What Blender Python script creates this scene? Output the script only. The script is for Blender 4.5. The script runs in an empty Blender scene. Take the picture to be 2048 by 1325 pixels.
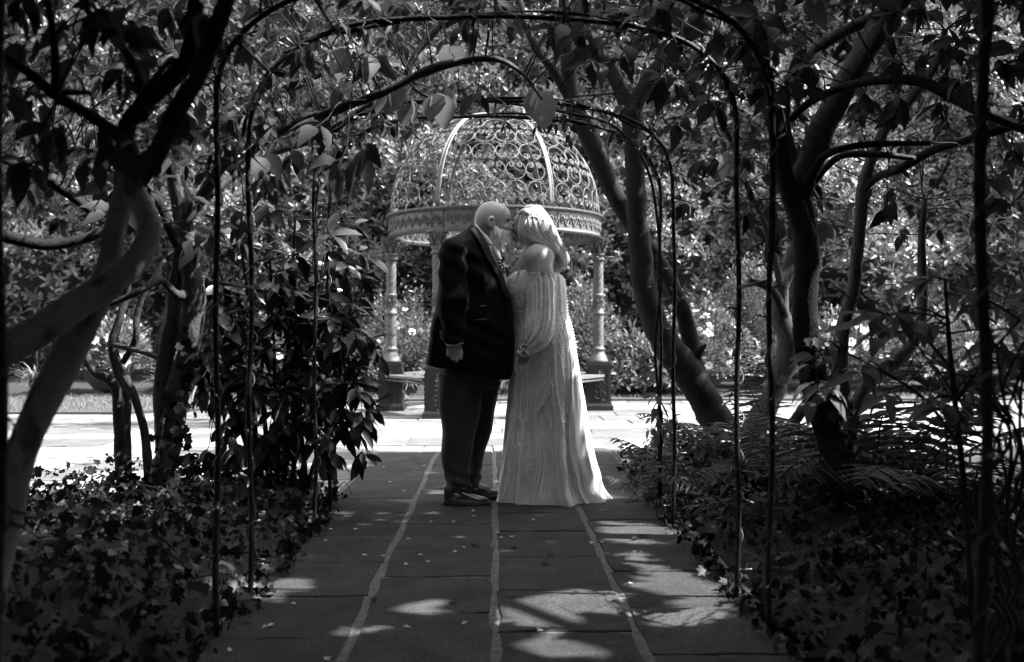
import bpy, math, random
import numpy as np
from mathutils import Vector, Matrix
rng = np.random.default_rng(7)
random.seed(7)
SC = bpy.context.scene
COL = SC.collection

# ------------------------------------------------------------------ camera, sky, sun, exposure
CAM_H = 1.045
YAW = math.radians(0.98)
PITCH = -7.5 / 1991.1
cam_data = bpy.data.cameras.new("camera")
cam = bpy.data.objects.new("camera", cam_data)
COL.objects.link(cam)
cam.location = (0, 0, CAM_H)
cam.rotation_euler = (math.pi / 2 + PITCH, 0, -YAW)
cam_data.lens = 35.0
cam_data.sensor_width = 36.0
cam_data.clip_start = 0.05
cam_data.clip_end = 400
cam_data.dof.use_dof = True
cam_data.dof.focus_distance = 5.95
cam_data.dof.aperture_fstop = 2.8
SC.camera = cam

SUN_AZ = math.radians(95)      # to the right of the viewing direction
SUN_EL = math.radians(52)
S = np.array([math.sin(SUN_AZ) * math.cos(SUN_EL), math.cos(SUN_AZ) * math.cos(SUN_EL), math.sin(SUN_EL)])
world = bpy.data.worlds.new("World")
SC.world = world
world.use_nodes = True
wt = world.node_tree
wt.nodes.clear()
wo = wt.nodes.new("ShaderNodeOutputWorld")
wb = wt.nodes.new("ShaderNodeBackground")
wg = wt.nodes.new("ShaderNodeRGBToBW")
sky = wt.nodes.new("ShaderNodeTexSky")
sky.sky_type = 'NISHITA'
sky.sun_disc = False
sky.sun_elevation = SUN_EL
sky.sun_rotation = SUN_AZ
wt.links.new(sky.outputs[0], wg.inputs[0])
wt.links.new(wg.outputs[0], wb.inputs[0])
wt.links.new(wb.outputs[0], wo.inputs[0])
wb.inputs[1].default_value = 0.15
sl = bpy.data.lights.new("sun", 'SUN')
sl.energy = 2.5
sl.angle = math.radians(0.6)
sun = bpy.data.objects.new("sun", sl)
COL.objects.link(sun)
sun.rotation_euler = Vector(S).to_track_quat('Z', 'Y').to_euler()
SC.view_settings.view_transform = 'Standard'
SC.view_settings.look = 'None'
SC.view_settings.exposure = 3.5
SC.view_settings.gamma = 1
SC.view_settings.use_curve_mapping = False
SC.cycles.max_bounces = 6
SC.cycles.transparent_max_bounces = 8
SC.cycles.use_denoising = True

# ------------------------------------------------------------------ pixel rays of the photograph -> places
F = 2048 * 35 / 36
_f = np.array([math.sin(YAW) * math.cos(PITCH), math.cos(YAW) * math.cos(PITCH), math.sin(PITCH)])
_r = np.array([math.cos(YAW), -math.sin(YAW), 0])
_u = np.cross(_r, _f)
CAMP = np.array([0, 0, CAM_H])

def P(px, py, Y):
    d = _f + (px - 1024) / F * _r - (py - 662.5) / F * _u
    return CAMP + d * (Y / d[1])

def G(px, py, z=0.0):
    d = _f + (px - 1024) / F * _r - (py - 662.5) / F * _u
    return CAMP + d * ((z - CAM_H) / d[2])

def proj(p):
    q = np.asarray(p) - CAMP
    w = q @ _f
    return 1024 + F * (q @ _r) / w, 662.5 - F * (q @ _u) / w, w

# ------------------------------------------------------------------ materials
def nt(m):
    m.use_nodes = True
    t = m.node_tree
    t.nodes.clear()
    o = t.nodes.new("ShaderNodeOutputMaterial")
    return t, o

def mat(name, base, rough=0.6, var=0.0, scale=8.0, bump=0.0, bscale=40.0, spec=0.5, metal=0.0,
        stretch=(1, 1, 1), rnd=0.0, attr=0.0, transl=0.0, alpha=1.0, sheen=0.0, detail=6, spots=0.0, sscale=12.0, coords='Object', coat=0.0, sss=0.0, grain=0.0, gscale=120):
    """grey procedural material: base grey, noise variation, per-object and per-leaf variation, bump"""
    m = bpy.data.materials.new(name)
    t, o = nt(m)
    N, L = t.nodes, t.links
    bs = N.new("ShaderNodeBsdfPrincipled")
    tc = N.new("ShaderNodeTexCoord")
    mp = N.new("ShaderNodeMapping")
    mp.inputs['Scale'].default_value = stretch
    L.new(tc.outputs[coords], mp.inputs[0])
    def mth(op, a, b=None, clamp=False):
        n = N.new("ShaderNodeMath"); n.operation = op; n.use_clamp = clamp
        for i, v in ((0, a), (1, b)):
            if v is None: continue
            if isinstance(v, (int, float)): n.inputs[i].default_value = v
            else: L.new(v, n.inputs[i])
        return n.outputs[0]
    val = None
    def noise(sc, det=detail, rough_=0.6):
        n = N.new("ShaderNodeTexNoise")
        n.inputs['Scale'].default_value = sc
        n.inputs['Detail'].default_value = det
        n.inputs['Roughness'].default_value = rough_
        L.new(mp.outputs[0], n.inputs['Vector'])
        return n.outputs['Fac']
    if var > 0:
        a = noise(scale)
        val = mth('ADD', mth('MULTIPLY', mth('SUBTRACT', a, 0.5), 5.0 * var), 1.0)
    if rnd > 0:
        oi = N.new("ShaderNodeObjectInfo")
        v = mth('ADD', mth('MULTIPLY', mth('SUBTRACT', oi.outputs['Random'], 0.5), 2 * rnd), 1.0)
        val = v if val is None else mth('MULTIPLY', val, v)
    if attr > 0:
        at = N.new("ShaderNodeAttribute"); at.attribute_name = "rnd"
        v = mth('ADD', mth('MULTIPLY', mth('SUBTRACT', at.outputs['Fac'], 0.5), 2 * attr), 1.0)
        val = v if val is None else mth('MULTIPLY', val, v)
    if spots > 0:
        s_ = noise(sscale, 3, 0.5)
        v = mth('SUBTRACT', 1.0, mth('MULTIPLY', mth('MULTIPLY', mth('SUBTRACT', s_, 0.56), 12.0, True), spots))
        val = v if val is None else mth('MULTIPLY', val, v)
    if grain > 0:
        v = mth('ADD', mth('MULTIPLY', mth('SUBTRACT', noise(gscale, 2, .8), .5), 6.0 * grain), 1.0)
        val = v if val is None else mth('MULTIPLY', val, v)
    if val is None:
        bs.inputs['Base Color'].default_value = (base, base, base, 1)
        colout = None
    else:
        cv = mth('MAXIMUM', mth('MULTIPLY', val, base), 0.002)
        cc = N.new("ShaderNodeCombineColor")
        for i in range(3): L.new(cv, cc.inputs[i])
        colout = cc.outputs[0]
        L.new(colout, bs.inputs['Base Color'])
    bs.inputs['Roughness'].default_value = rough
    bs.inputs['Specular IOR Level'].default_value = spec
    bs.inputs['Metallic'].default_value = metal
    bs.inputs['Alpha'].default_value = alpha
    bs.inputs['Coat Weight'].default_value = coat
    if sss:
        bs.inputs['Subsurface Weight'].default_value = sss
        bs.inputs['Subsurface Radius'].default_value = (.01, .01, .01)
        bs.inputs['Subsurface Scale'].default_value = 1.0
    if sheen:
        bs.inputs['Sheen Weight'].default_value = sheen
        bs.inputs['Sheen Roughness'].default_value = 0.4
    if bump > 0:
        b = N.new("ShaderNodeBump")
        b.inputs['Strength'].default_value = bump
        b.inputs['Distance'].default_value = 0.01
        L.new(noise(bscale, 5), b.inputs['Height'])
        L.new(b.outputs[0], bs.inputs['Normal'])
    if transl > 0:
        tr = N.new("ShaderNodeBsdfTranslucent")
        if colout is not None:
            mx = N.new("ShaderNodeMix"); mx.data_type = 'RGBA'; mx.blend_type = 'MULTIPLY'
            mx.inputs['Factor'].default_value = 1
            L.new(colout, mx.inputs[6]); mx.inputs[7].default_value = (1.5, 1.5, 1.5, 1)
            L.new(mx.outputs[2], tr.inputs[0])
        else:
            tr.inputs[0].default_value = (base, base, base, 1)
        ms = N.new("ShaderNodeMixShader")
        ms.inputs[0].default_value = transl
        L.new(bs.outputs[0], ms.inputs[1]); L.new(tr.outputs[0], ms.inputs[2])
        L.new(ms.outputs[0], o.inputs[0])
    else:
        L.new(bs.outputs[0], o.inputs[0])
    return m

M = {}
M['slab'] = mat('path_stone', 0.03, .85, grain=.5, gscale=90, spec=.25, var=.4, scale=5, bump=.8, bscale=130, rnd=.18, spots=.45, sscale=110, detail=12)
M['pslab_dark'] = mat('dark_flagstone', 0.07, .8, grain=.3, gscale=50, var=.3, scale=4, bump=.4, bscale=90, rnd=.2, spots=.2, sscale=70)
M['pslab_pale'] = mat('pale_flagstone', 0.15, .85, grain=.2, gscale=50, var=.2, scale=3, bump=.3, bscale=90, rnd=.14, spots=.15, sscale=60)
M['mortar'] = mat('mortar', 0.085, .9, grain=.4, gscale=70, var=.35, scale=22, bump=.6, bscale=150)
M['soil'] = mat('soil', 0.004, .95, var=.5, scale=20, bump=1, bscale=40)
M['lawn'] = mat('lawn_ground', 0.03, .95, var=.3, scale=30, bump=.6, bscale=80)
M['bark_pale'] = mat('pale_bark', 0.15, .7, spec=.25, var=.35, scale=9, bump=.35, bscale=60, spots=.65, sscale=13, stretch=(1, 1, .6))
M['bark'] = mat('bark', 0.03, .8, spec=.15, var=.3, scale=14, bump=1.0, bscale=60, spots=.5, sscale=15, stretch=(1, 1, .5))
M['bark_mid'] = mat('grey_bark', 0.045, .8, spec=.15, var=.3, scale=14, bump=1.0, bscale=60, spots=.6, sscale=14, stretch=(1, 1, .5))
M['bark_lean'] = mat('shade_darkened_bark', 0.008, .8, spec=.1, var=.5, scale=12, bump=.6, bscale=70, spots=.5, sscale=15, stretch=(1, 1, .5))  # colour darkened in place of the shade over the leaning tree
M['bark_dark'] = mat('dark_bark', 0.010, .8, spec=.1, var=.4, scale=20, bump=.6, bscale=70)
M['twig'] = mat('twig_bark', 0.015, .8, spec=.1)
M['leaf_hedge'] = mat('laurel_leaf', 0.085, .33, attr=.4, transl=.2, spec=.32)
M['leaf_tree'] = mat('tree_leaf', 0.017, .55, attr=.6, transl=.35, spec=.12, var=.2, scale=30)
M['leaf_pale'] = mat('pale_leaf', 0.07, .5, attr=.35, transl=.45, spec=.3, var=.2, scale=30)
M['leaf_ivy'] = mat('ivy_leaf', 0.011, .42, attr=.95, transl=.1, spec=.12, var=.35, scale=60)
M['leaf_bush'] = mat('glossy_bush_leaf', 0.014, .3, attr=.4, transl=.08, spec=.4)
M['leaf_shrub'] = mat('shrub_leaf', 0.07, .5, attr=.5, transl=.25, spec=.4)
M['leaf_fern'] = mat('fern_leaf', 0.025, .55, attr=.3, transl=.3, spec=.15, rnd=.3)
M['grass'] = mat('grass_blade', 0.07, .6, attr=.4, transl=.2)
M['petal'] = mat('white_petal', 0.45, .6, transl=.3)
M['core'] = mat('dark_fill', 0.012, .95, var=.4, scale=6)  # near-black filler for the shaded depth inside hedge and shrubs
M['iron_black'] = mat('black_iron', 0.005, .6, var=.3, scale=30, bump=.5, bscale=90, spec=.2)
M['wire'] = mat('black_wire', 0.015, .5)
M['bulb'] = mat('clear_bulb', 0.6, .12, spec=.8)
M['iron'] = mat('weathered_iron', 0.05, .5, var=.5, scale=14, bump=.7, bscale=110, spec=.6, metal=.35)
M['iron_rib'] = mat('pale_weathered_iron', 0.10, .5, var=.35, scale=14, bump=.4, bscale=110, metal=.3)
M['plinth'] = mat('painted_iron_plinth', 0.010, .5, var=.3, scale=9, bump=.5, bscale=110, spec=.25)
M['wood_seat'] = mat('weathered_bench_wood', 0.06, .8, var=.3, scale=10, stretch=(1, 8, 8))
M['skin'] = mat('skin', 0.34, .5, var=.06, scale=25, bump=.12, bscale=200, spec=.4, sss=.12)
M['skin_tan'] = mat('tanned_skin', 0.22, .58, var=.04, scale=18, bump=.08, bscale=200, spec=.5, sss=.1)
M['beard'] = mat('grey_beard', 0.7, .6, var=.35, scale=60, stretch=(1, 1, .15), bump=.6, bscale=180)
M['beard_hair'] = mat('white_beard_hair', .9, .5, attr=.15, transl=.2)
M['hair'] = mat('blonde_hair', 0.7, .38, attr=.3, spec=.6, transl=.15)
M['brow'] = mat('dark_brow', 0.05, .7)
M['crown_leaf'] = mat('pale_dried_leaf', .35, .6, attr=.4, transl=.2)
M['lips'] = mat('lip_skin', 0.15, .4)
M['jacket'] = mat('black_wool', 0.0015, .85, var=.3, scale=60, spec=.1, sheen=.03)
M['satin'] = mat('black_satin', 0.004, .5, spec=.3)
M['trousers'] = mat('charcoal_trousers', 0.032, .8, var=.2, scale=80, spec=.2, sheen=.12)
M['shirt'] = mat('white_shirt', 0.6, .7)
M['tie'] = mat('grey_tie', 0.22, .5, var=.3, scale=60, spec=.4)
M['shoe'] = mat('polished_brown_leather', 0.02, .28, var=.3, scale=20, spec=.6, coat=.3)
M['sole'] = mat('dark_sole', 0.02, .6)
M['bead'] = mat('clear_sequin_beads', 0.95, .18, spec=1.0, coat=.6)

def m_dress(name, lo, hi, alpha=1.0):
    m = bpy.data.materials.new(name)
    t, o = nt(m); N, L = t.nodes, t.links
    bs = N.new("ShaderNodeBsdfPrincipled")
    tc = N.new("ShaderNodeTexCoord")
    v = N.new("ShaderNodeTexVoronoi"); v.feature = 'DISTANCE_TO_EDGE'; v.inputs['Scale'].default_value = 95
    w = N.new("ShaderNodeTexNoise"); w.inputs['Scale'].default_value = 7; w.inputs['Detail'].default_value = 5
    f = N.new("ShaderNodeTexNoise"); f.inputs['Scale'].default_value = 180; f.inputs['Detail'].default_value = 3
    for n in (v, w, f): L.new(tc.outputs['Object'], n.inputs['Vector'])
    r1 = N.new("ShaderNodeMapRange"); r1.inputs[1].default_value = .02; r1.inputs[2].default_value = .2
    r1.inputs[3].default_value = 1; r1.inputs[4].default_value = 0
    L.new(v.outputs['Distance'], r1.inputs[0])
    r2 = N.new("ShaderNodeMapRange"); r2.inputs[1].default_value = .42; r2.inputs[2].default_value = .62
    L.new(w.outputs['Fac'], r2.inputs[0])
    mu = N.new("ShaderNodeMath"); mu.operation = 'MULTIPLY'
    L.new(r1.outputs[0], mu.inputs[0]); L.new(r2.outputs[0], mu.inputs[1])
    ad = N.new("ShaderNodeMath"); ad.operation = 'MULTIPLY_ADD'; ad.use_clamp = True
    L.new(f.outputs['Fac'], ad.inputs[0]); ad.inputs[1].default_value = .5
    L.new(mu.outputs[0], ad.inputs[2])
    mx = N.new("ShaderNodeMapRange"); mx.inputs[3].default_value = lo; mx.inputs[4].default_value = hi
    L.new(ad.outputs[0], mx.inputs[0])
    cc = N.new("ShaderNodeCombineColor")
    for i in range(3): L.new(mx.outputs[0], cc.inputs[i])
    L.new(cc.outputs[0], bs.inputs['Base Color'])
    bs.inputs['Roughness'].default_value = .5
    bs.inputs['Sheen Weight'].default_value = .2
    b = N.new("ShaderNodeBump"); b.inputs['Strength'].default_value = .5; b.inputs['Distance'].default_value = .004
    L.new(ad.outputs[0], b.inputs['Height']); L.new(b.outputs[0], bs.inputs['Normal'])
    tr = N.new("ShaderNodeBsdfTranslucent"); tr.inputs[0].default_value = (hi, hi, hi, 1)
    ms = N.new("ShaderNodeMixShader"); ms.inputs[0].default_value = .25
    L.new(bs.outputs[0], ms.inputs[1]); L.new(tr.outputs[0], ms.inputs[2])
    last = ms.outputs[0]
    if alpha < 1:
        tp = N.new("ShaderNodeBsdfTransparent")
        m2 = N.new("ShaderNodeMixShader")
        al = N.new("ShaderNodeMapRange"); al.inputs[3].default_value = alpha; al.inputs[4].default_value = 1
        L.new(ad.outputs[0], al.inputs[0]); L.new(al.outputs[0], m2.inputs[0])
        L.new(tp.outputs[0], m2.inputs[1]); L.new(last, m2.inputs[2]); last = m2.outputs[0]
    L.new(last, o.inputs[0])
    return m
M['dress'] = m_dress('lace_dress', .52, .9)
M['bodice'] = m_dress('beaded_bodice', .55, .9)
M['overskirt'] = m_dress('sun_paled_overskirt', .72, .88)  # tulle overlay, paled further for the sun on the dress's right side
M['tulle'] = m_dress('sheer_tulle', .7, .85, alpha=.42)

# ------------------------------------------------------------------ object helpers
def tag(o, label=None, cat=None, group=None, kind=None):
    if label: o['label'] = label
    if cat: o['category'] = cat
    if group: o['group'] = group
    if kind: o['kind'] = kind
    return o

def empty(name, loc, label, cat, group=None):
    o = bpy.data.objects.new(name, None)
    o.empty_display_size = .1
    COL.objects.link(o); o.location = loc
    return tag(o, label, cat, group)

def parent(o, p):
    """parent keeping world coordinates of a mesh built in world space"""
    o.parent = p
    if p is not None:
        o.matrix_parent_inverse = PINV(p)

def PINV(p):
    m = Matrix.LocRotScale(p.location, p.rotation_euler, p.scale)
    if p.parent is not None:
        m = PW(p.parent) @ p.matrix_parent_inverse @ m
    return m.inverted()

def PW(p):
    return PINV(p).inverted()

def mesh_np(name, V, T, rnd=None, smooth=True):
    """mesh from numpy verts and an (n,3) or (n,4) face array"""
    V = np.asarray(V, dtype=np.float32); T = np.asarray(T, dtype=np.int32)
    me = bpy.data.meshes.new(name)
    k = T.shape[1]
    me.vertices.add(len(V)); me.vertices.foreach_set('co', V.ravel())
    me.loops.add(T.size); me.loops.foreach_set('vertex_index', T.ravel())
    me.polygons.add(len(T))
    me.polygons.foreach_set('loop_start', np.arange(0, T.size, k, dtype=np.int32))
    me.update(calc_edges=True)
    if rnd is not None:
        a = me.attributes.new('rnd', 'FLOAT', 'POINT'); a.data.foreach_set('value', np.asarray(rnd, dtype=np.float32))
    me.polygons.foreach_set('use_smooth', np.full(len(T), smooth))
    me.update()
    return me

def ob(name, me, m, par=None, kind=None):
    o = bpy.data.objects.new(name, me)
    if m is not None and len(me.materials) == 0:
        me.materials.append(m)
    COL.objects.link(o)
    if par is not None: parent(o, par)
    if kind: o['kind'] = kind
    return o

class MB:
    """collects polygons (any size); built as one mesh"""
    def __init__(s): s.v = []; s.f = []; s.n = 0; s.sm = []
    def add(s, V, Fs, smooth=True):
        o = s.n
        s.v.extend([tuple(map(float, p)) for p in V]); s.n += len(V)
        s.f.extend([tuple(int(i) + o for i in f) for f in Fs]); s.sm.extend([smooth] * len(Fs))
        return s
    def box(s, c, d, rot=0.0, taper=1.0):
        x, y, z = d[0] / 2, d[1] / 2, d[2] / 2
        V = []
        for sz in (-1, 1):
            k = 1 if sz < 0 else taper
            for sx, sy in ((-1, -1), (1, -1), (1, 1), (-1, 1)):
                a, b = sx * x * k, sy * y * k
                V.append((c[0] + a * math.cos(rot) - b * math.sin(rot), c[1] + a * math.sin(rot) + b * math.cos(rot), c[2] + sz * z))
        s.add(V, [(3, 2, 1, 0), (4, 5, 6, 7), (0, 1, 5, 4), (1, 2, 6, 5), (2, 3, 7, 6), (3, 0, 4, 7)], False)
        return s
    def tube(s, pts, rad, n=8, cap=True, tw=None, smooth=True):
        V, Fs = tube_np(pts, rad, n, cap)
        return s.add(V, Fs, smooth)
    def lathe(s, prof, c=(0, 0, 0), n=20, fn=None):
        V = []; Fs = []
        for r, z in prof:
            for i in range(n):
                a = 2 * math.pi * i / n
                rr = r if fn is None else fn(r, a, z)
                V.append((c[0] + rr * math.cos(a), c[1] + rr * math.sin(a), c[2] + z))
        for j in range(len(prof) - 1):
            for i in range(n):
                k = (i + 1) % n
                Fs.append((j * n + i, j * n + k, (j + 1) * n + k, (j + 1) * n + i))
        Fs.append(tuple(range(n - 1, -1, -1))); Fs.append(tuple((len(prof) - 1) * n + i for i in range(n)))
        return s.add(V, Fs)
    def ball(s, c, r, n=8, sc=(1, 1, 1)):
        V = []; m_ = max(3, n // 2)
        for j in range(1, m_):
            t = math.pi * j / m_
            for i in range(n):
                a = 2 * math.pi * i / n
                V.append((c[0] + r * sc[0] * math.sin(t) * math.cos(a), c[1] + r * sc[1] * math.sin(t) * math.sin(a), c[2] + r * sc[2] * math.cos(t)))
        b = len(V); V.append((c[0], c[1], c[2] + r * sc[2])); V.append((c[0], c[1], c[2] - r * sc[2]))
        Fs = []
        for j in range(m_ - 2):
            for i in range(n):
                k = (i + 1) % n
                Fs.append((j * n + i, (j + 1) * n + i, (j + 1) * n + k, j * n + k))
        for i in range(n):
            k = (i + 1) % n
            Fs.append((b, i, k)); Fs.append((b + 1, (m_ - 2) * n + k, (m_ - 2) * n + i))
        return s.add(V, Fs)
    def mesh(s, name):
        me = bpy.data.meshes.new(name)
        me.from_pydata(s.v, [], s.f)
        me.polygons.foreach_set('use_smooth', s.sm)
        me.update()
        return me
    def build(s, name, m, par=None, kind=None):
        return ob(name, s.mesh(name), m, par, kind)

def catmull(pts, sub=6):
    pts = np.asarray(pts, dtype=float)
    if len(pts) < 3:
        t = np.linspace(0, 1, sub + 1)[:, None]
        return pts[0] * (1 - t) + pts[-1] * t
    p = np.vstack([2 * pts[0] - pts[1], pts, 2 * pts[-1] - pts[-2]])
    out = []
    for i in range(1, len(p) - 2):
        for k in range(sub):
            t = k / sub
            out.append(.5 * ((2 * p[i]) + (-p[i - 1] + p[i + 1]) * t + (2 * p[i - 1] - 5 * p[i] + 4 * p[i + 1] - p[i + 2]) * t * t + (-p[i - 1] + 3 * p[i] - 3 * p[i + 1] + p[i + 2]) * t ** 3))
    out.append(pts[-1])
    return np.array(out)

def frames(pts):
    pts = np.asarray(pts, dtype=float)
    T = np.gradient(pts, axis=0)
    T /= np.linalg.norm(T, axis=1)[:, None] + 1e-12
    a = np.array([0, 0, 1.0]) if abs(T[0][2]) < .9 else np.array([1.0, 0, 0])
    nrm = np.cross(T[0], a); nrm /= np.linalg.norm(nrm)
    Ns = []
    for t in T:
        nrm = nrm - t * (nrm @ t); nrm /= np.linalg.norm(nrm) + 1e-12
        Ns.append(nrm)
    Ns = np.array(Ns)
    return T, Ns, np.cross(T, Ns)

def tube_np(pts, rad, n=8, cap=True, bumps=0.0, seed=0):
    pts = np.asarray(pts, dtype=float)
    m_ = len(pts)
    rad = np.broadcast_to(np.asarray(rad, dtype=float), (m_,))
    T, A, B = frames(pts)
    th = np.linspace(0, 2 * np.pi, n, endpoint=False)
    R = rad[:, None] * np.ones(n)
    if bumps:
        r2 = np.random.default_rng(seed)
        s_ = np.concatenate([[0], np.cumsum(np.linalg.norm(np.diff(pts, axis=0), axis=1))])[:, None]
        for _ in range(5):
            k = r2.integers(1, 4); w = r2.uniform(4, 22); ph = r2.uniform(0, 6.28, 2)
            R = R * (1 + bumps * .5 * np.sin(k * th[None] + ph[0] + w * .4 * s_) * np.sin(w * s_ + ph[1]))
        R = R * (1 + bumps * .22 * r2.normal(0, 1, R.shape))
    V = pts[:, None] + R[..., None] * (np.cos(th)[None, :, None] * A[:, None] + np.sin(th)[None, :, None] * B[:, None])
    V = V.reshape(-1, 3)
    i = np.arange(m_ - 1)[:, None] * n; j = np.arange(n)[None]; k = (j + 1) % n
    Fs = np.stack([i + j, i + k, i + n + k, i + n + j], -1).reshape(-1, 4).tolist()
    if cap:
        Fs.append(list(range(n - 1, -1, -1))); Fs.append([(m_ - 1) * n + q for q in range(n)])
    return V, Fs

# ------------------------------------------------------------------ leaves in bulk
def leaf_tmpl(rows, fold=.18, droop=.25):
    """rows: (t along length, half width); returns verts (length along +Y, normal +Z) and triangles"""
    V = [(0, 0, 0)]; rws = []
    for t, w in rows:
        z = -droop * t * t
        rws.append(len(V)); V += [(-w, t, z + fold * w), (0, t, z - fold * w * .3), (w, t, z + fold * w)]
    V.append((0, 1, -droop)); tip = len(V) - 1
    T = [(0, rws[0] + 1, rws[0]), (0, rws[0] + 2, rws[0] + 1)]
    for a, b in zip(rws[:-1], rws[1:]):
        for q in (0, 1):
            T += [(a + q, a + q + 1, b + q + 1), (a + q, b + q + 1, b + q)]
    e = rws[-1]
    T += [(e, e + 1, tip), (e + 1, e + 2, tip)]
    return np.array(V, float), np.array(T)

LEAF_LAUREL = leaf_tmpl([(.3, .17), (.7, .17)], .25, .2)
LEAF_OVATE = leaf_tmpl([(.18, .16), (.42, .24), (.72, .15)], .15, .3)
LEAF_LANCE = leaf_tmpl([(.25, .12), (.55, .15), (.82, .08)], .2, .25)
LEAF_ROUND = leaf_tmpl([(.12, .28), (.4, .44), (.72, .30)], .1, .15)
LEAF_SMALL = leaf_tmpl([(.5, .25)], .2, .15)
GRASS_T = leaf_tmpl([(.3, .02), (.7, .014)], .3, .5)
def _ivy():
    pol = [(0, 0), (.28, -.08), (.52, .18), (.36, .38), (.5, .66), (.2, .66), (0, 1.0), (-.2, .66), (-.5, .66), (-.36, .38), (-.52, .18), (-.28, -.08)]
    V = [(0, .38, -.02)] + [(x, y, .12 * abs(x) - .15 * y * y + (.05 if i % 2 else 0)) for i, (x, y) in enumerate(pol)]
    n = len(pol)
    return np.array(V, float), np.array([(0, 1 + (i + 1) % n, 1 + i) for i in range(n)])[:, ::-1]
LEAF_IVY = _ivy()

def orient(D, Nn):
    D = D / (np.linalg.norm(D, axis=1)[:, None] + 1e-9)
    X = np.cross(D, Nn); X /= np.linalg.norm(X, axis=1)[:, None] + 1e-9
    Z = np.cross(X, D)
    return np.stack([X, D, Z], axis=2)

def scatter(tm, pos, D, Nn, size, width=None):
    V, T = tm
    R = orient(D, Nn)
    size = np.broadcast_to(size, (len(pos),)).astype(float)
    sc = np.stack([size * (1 if width is None else width), size, size], 1)
    W = np.einsum('nij,nmj->nmi', R, V[None] * sc[:, None, :]) + pos[:, None]
    n = len(pos)
    Ts = (T[None] + (np.arange(n) * len(V))[:, None, None]).reshape(-1, 3)
    r = np.repeat(rng.random(n), len(V))
    return W.reshape(-1, 3), Ts, r

def scatter_obj(name, m, par, tm, pos, D, Nn, size, width=None, kind='stuff'):
    V, T, r = scatter(tm, pos, D, Nn, size, width)
    return ob(name, mesh_np(name, V, T, r), m, par, kind)

def rdir(n, zb=0.0):
    v = rng.normal(size=(n, 3)); v[:, 2] += zb
    return v / np.linalg.norm(v, axis=1)[:, None]

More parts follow.
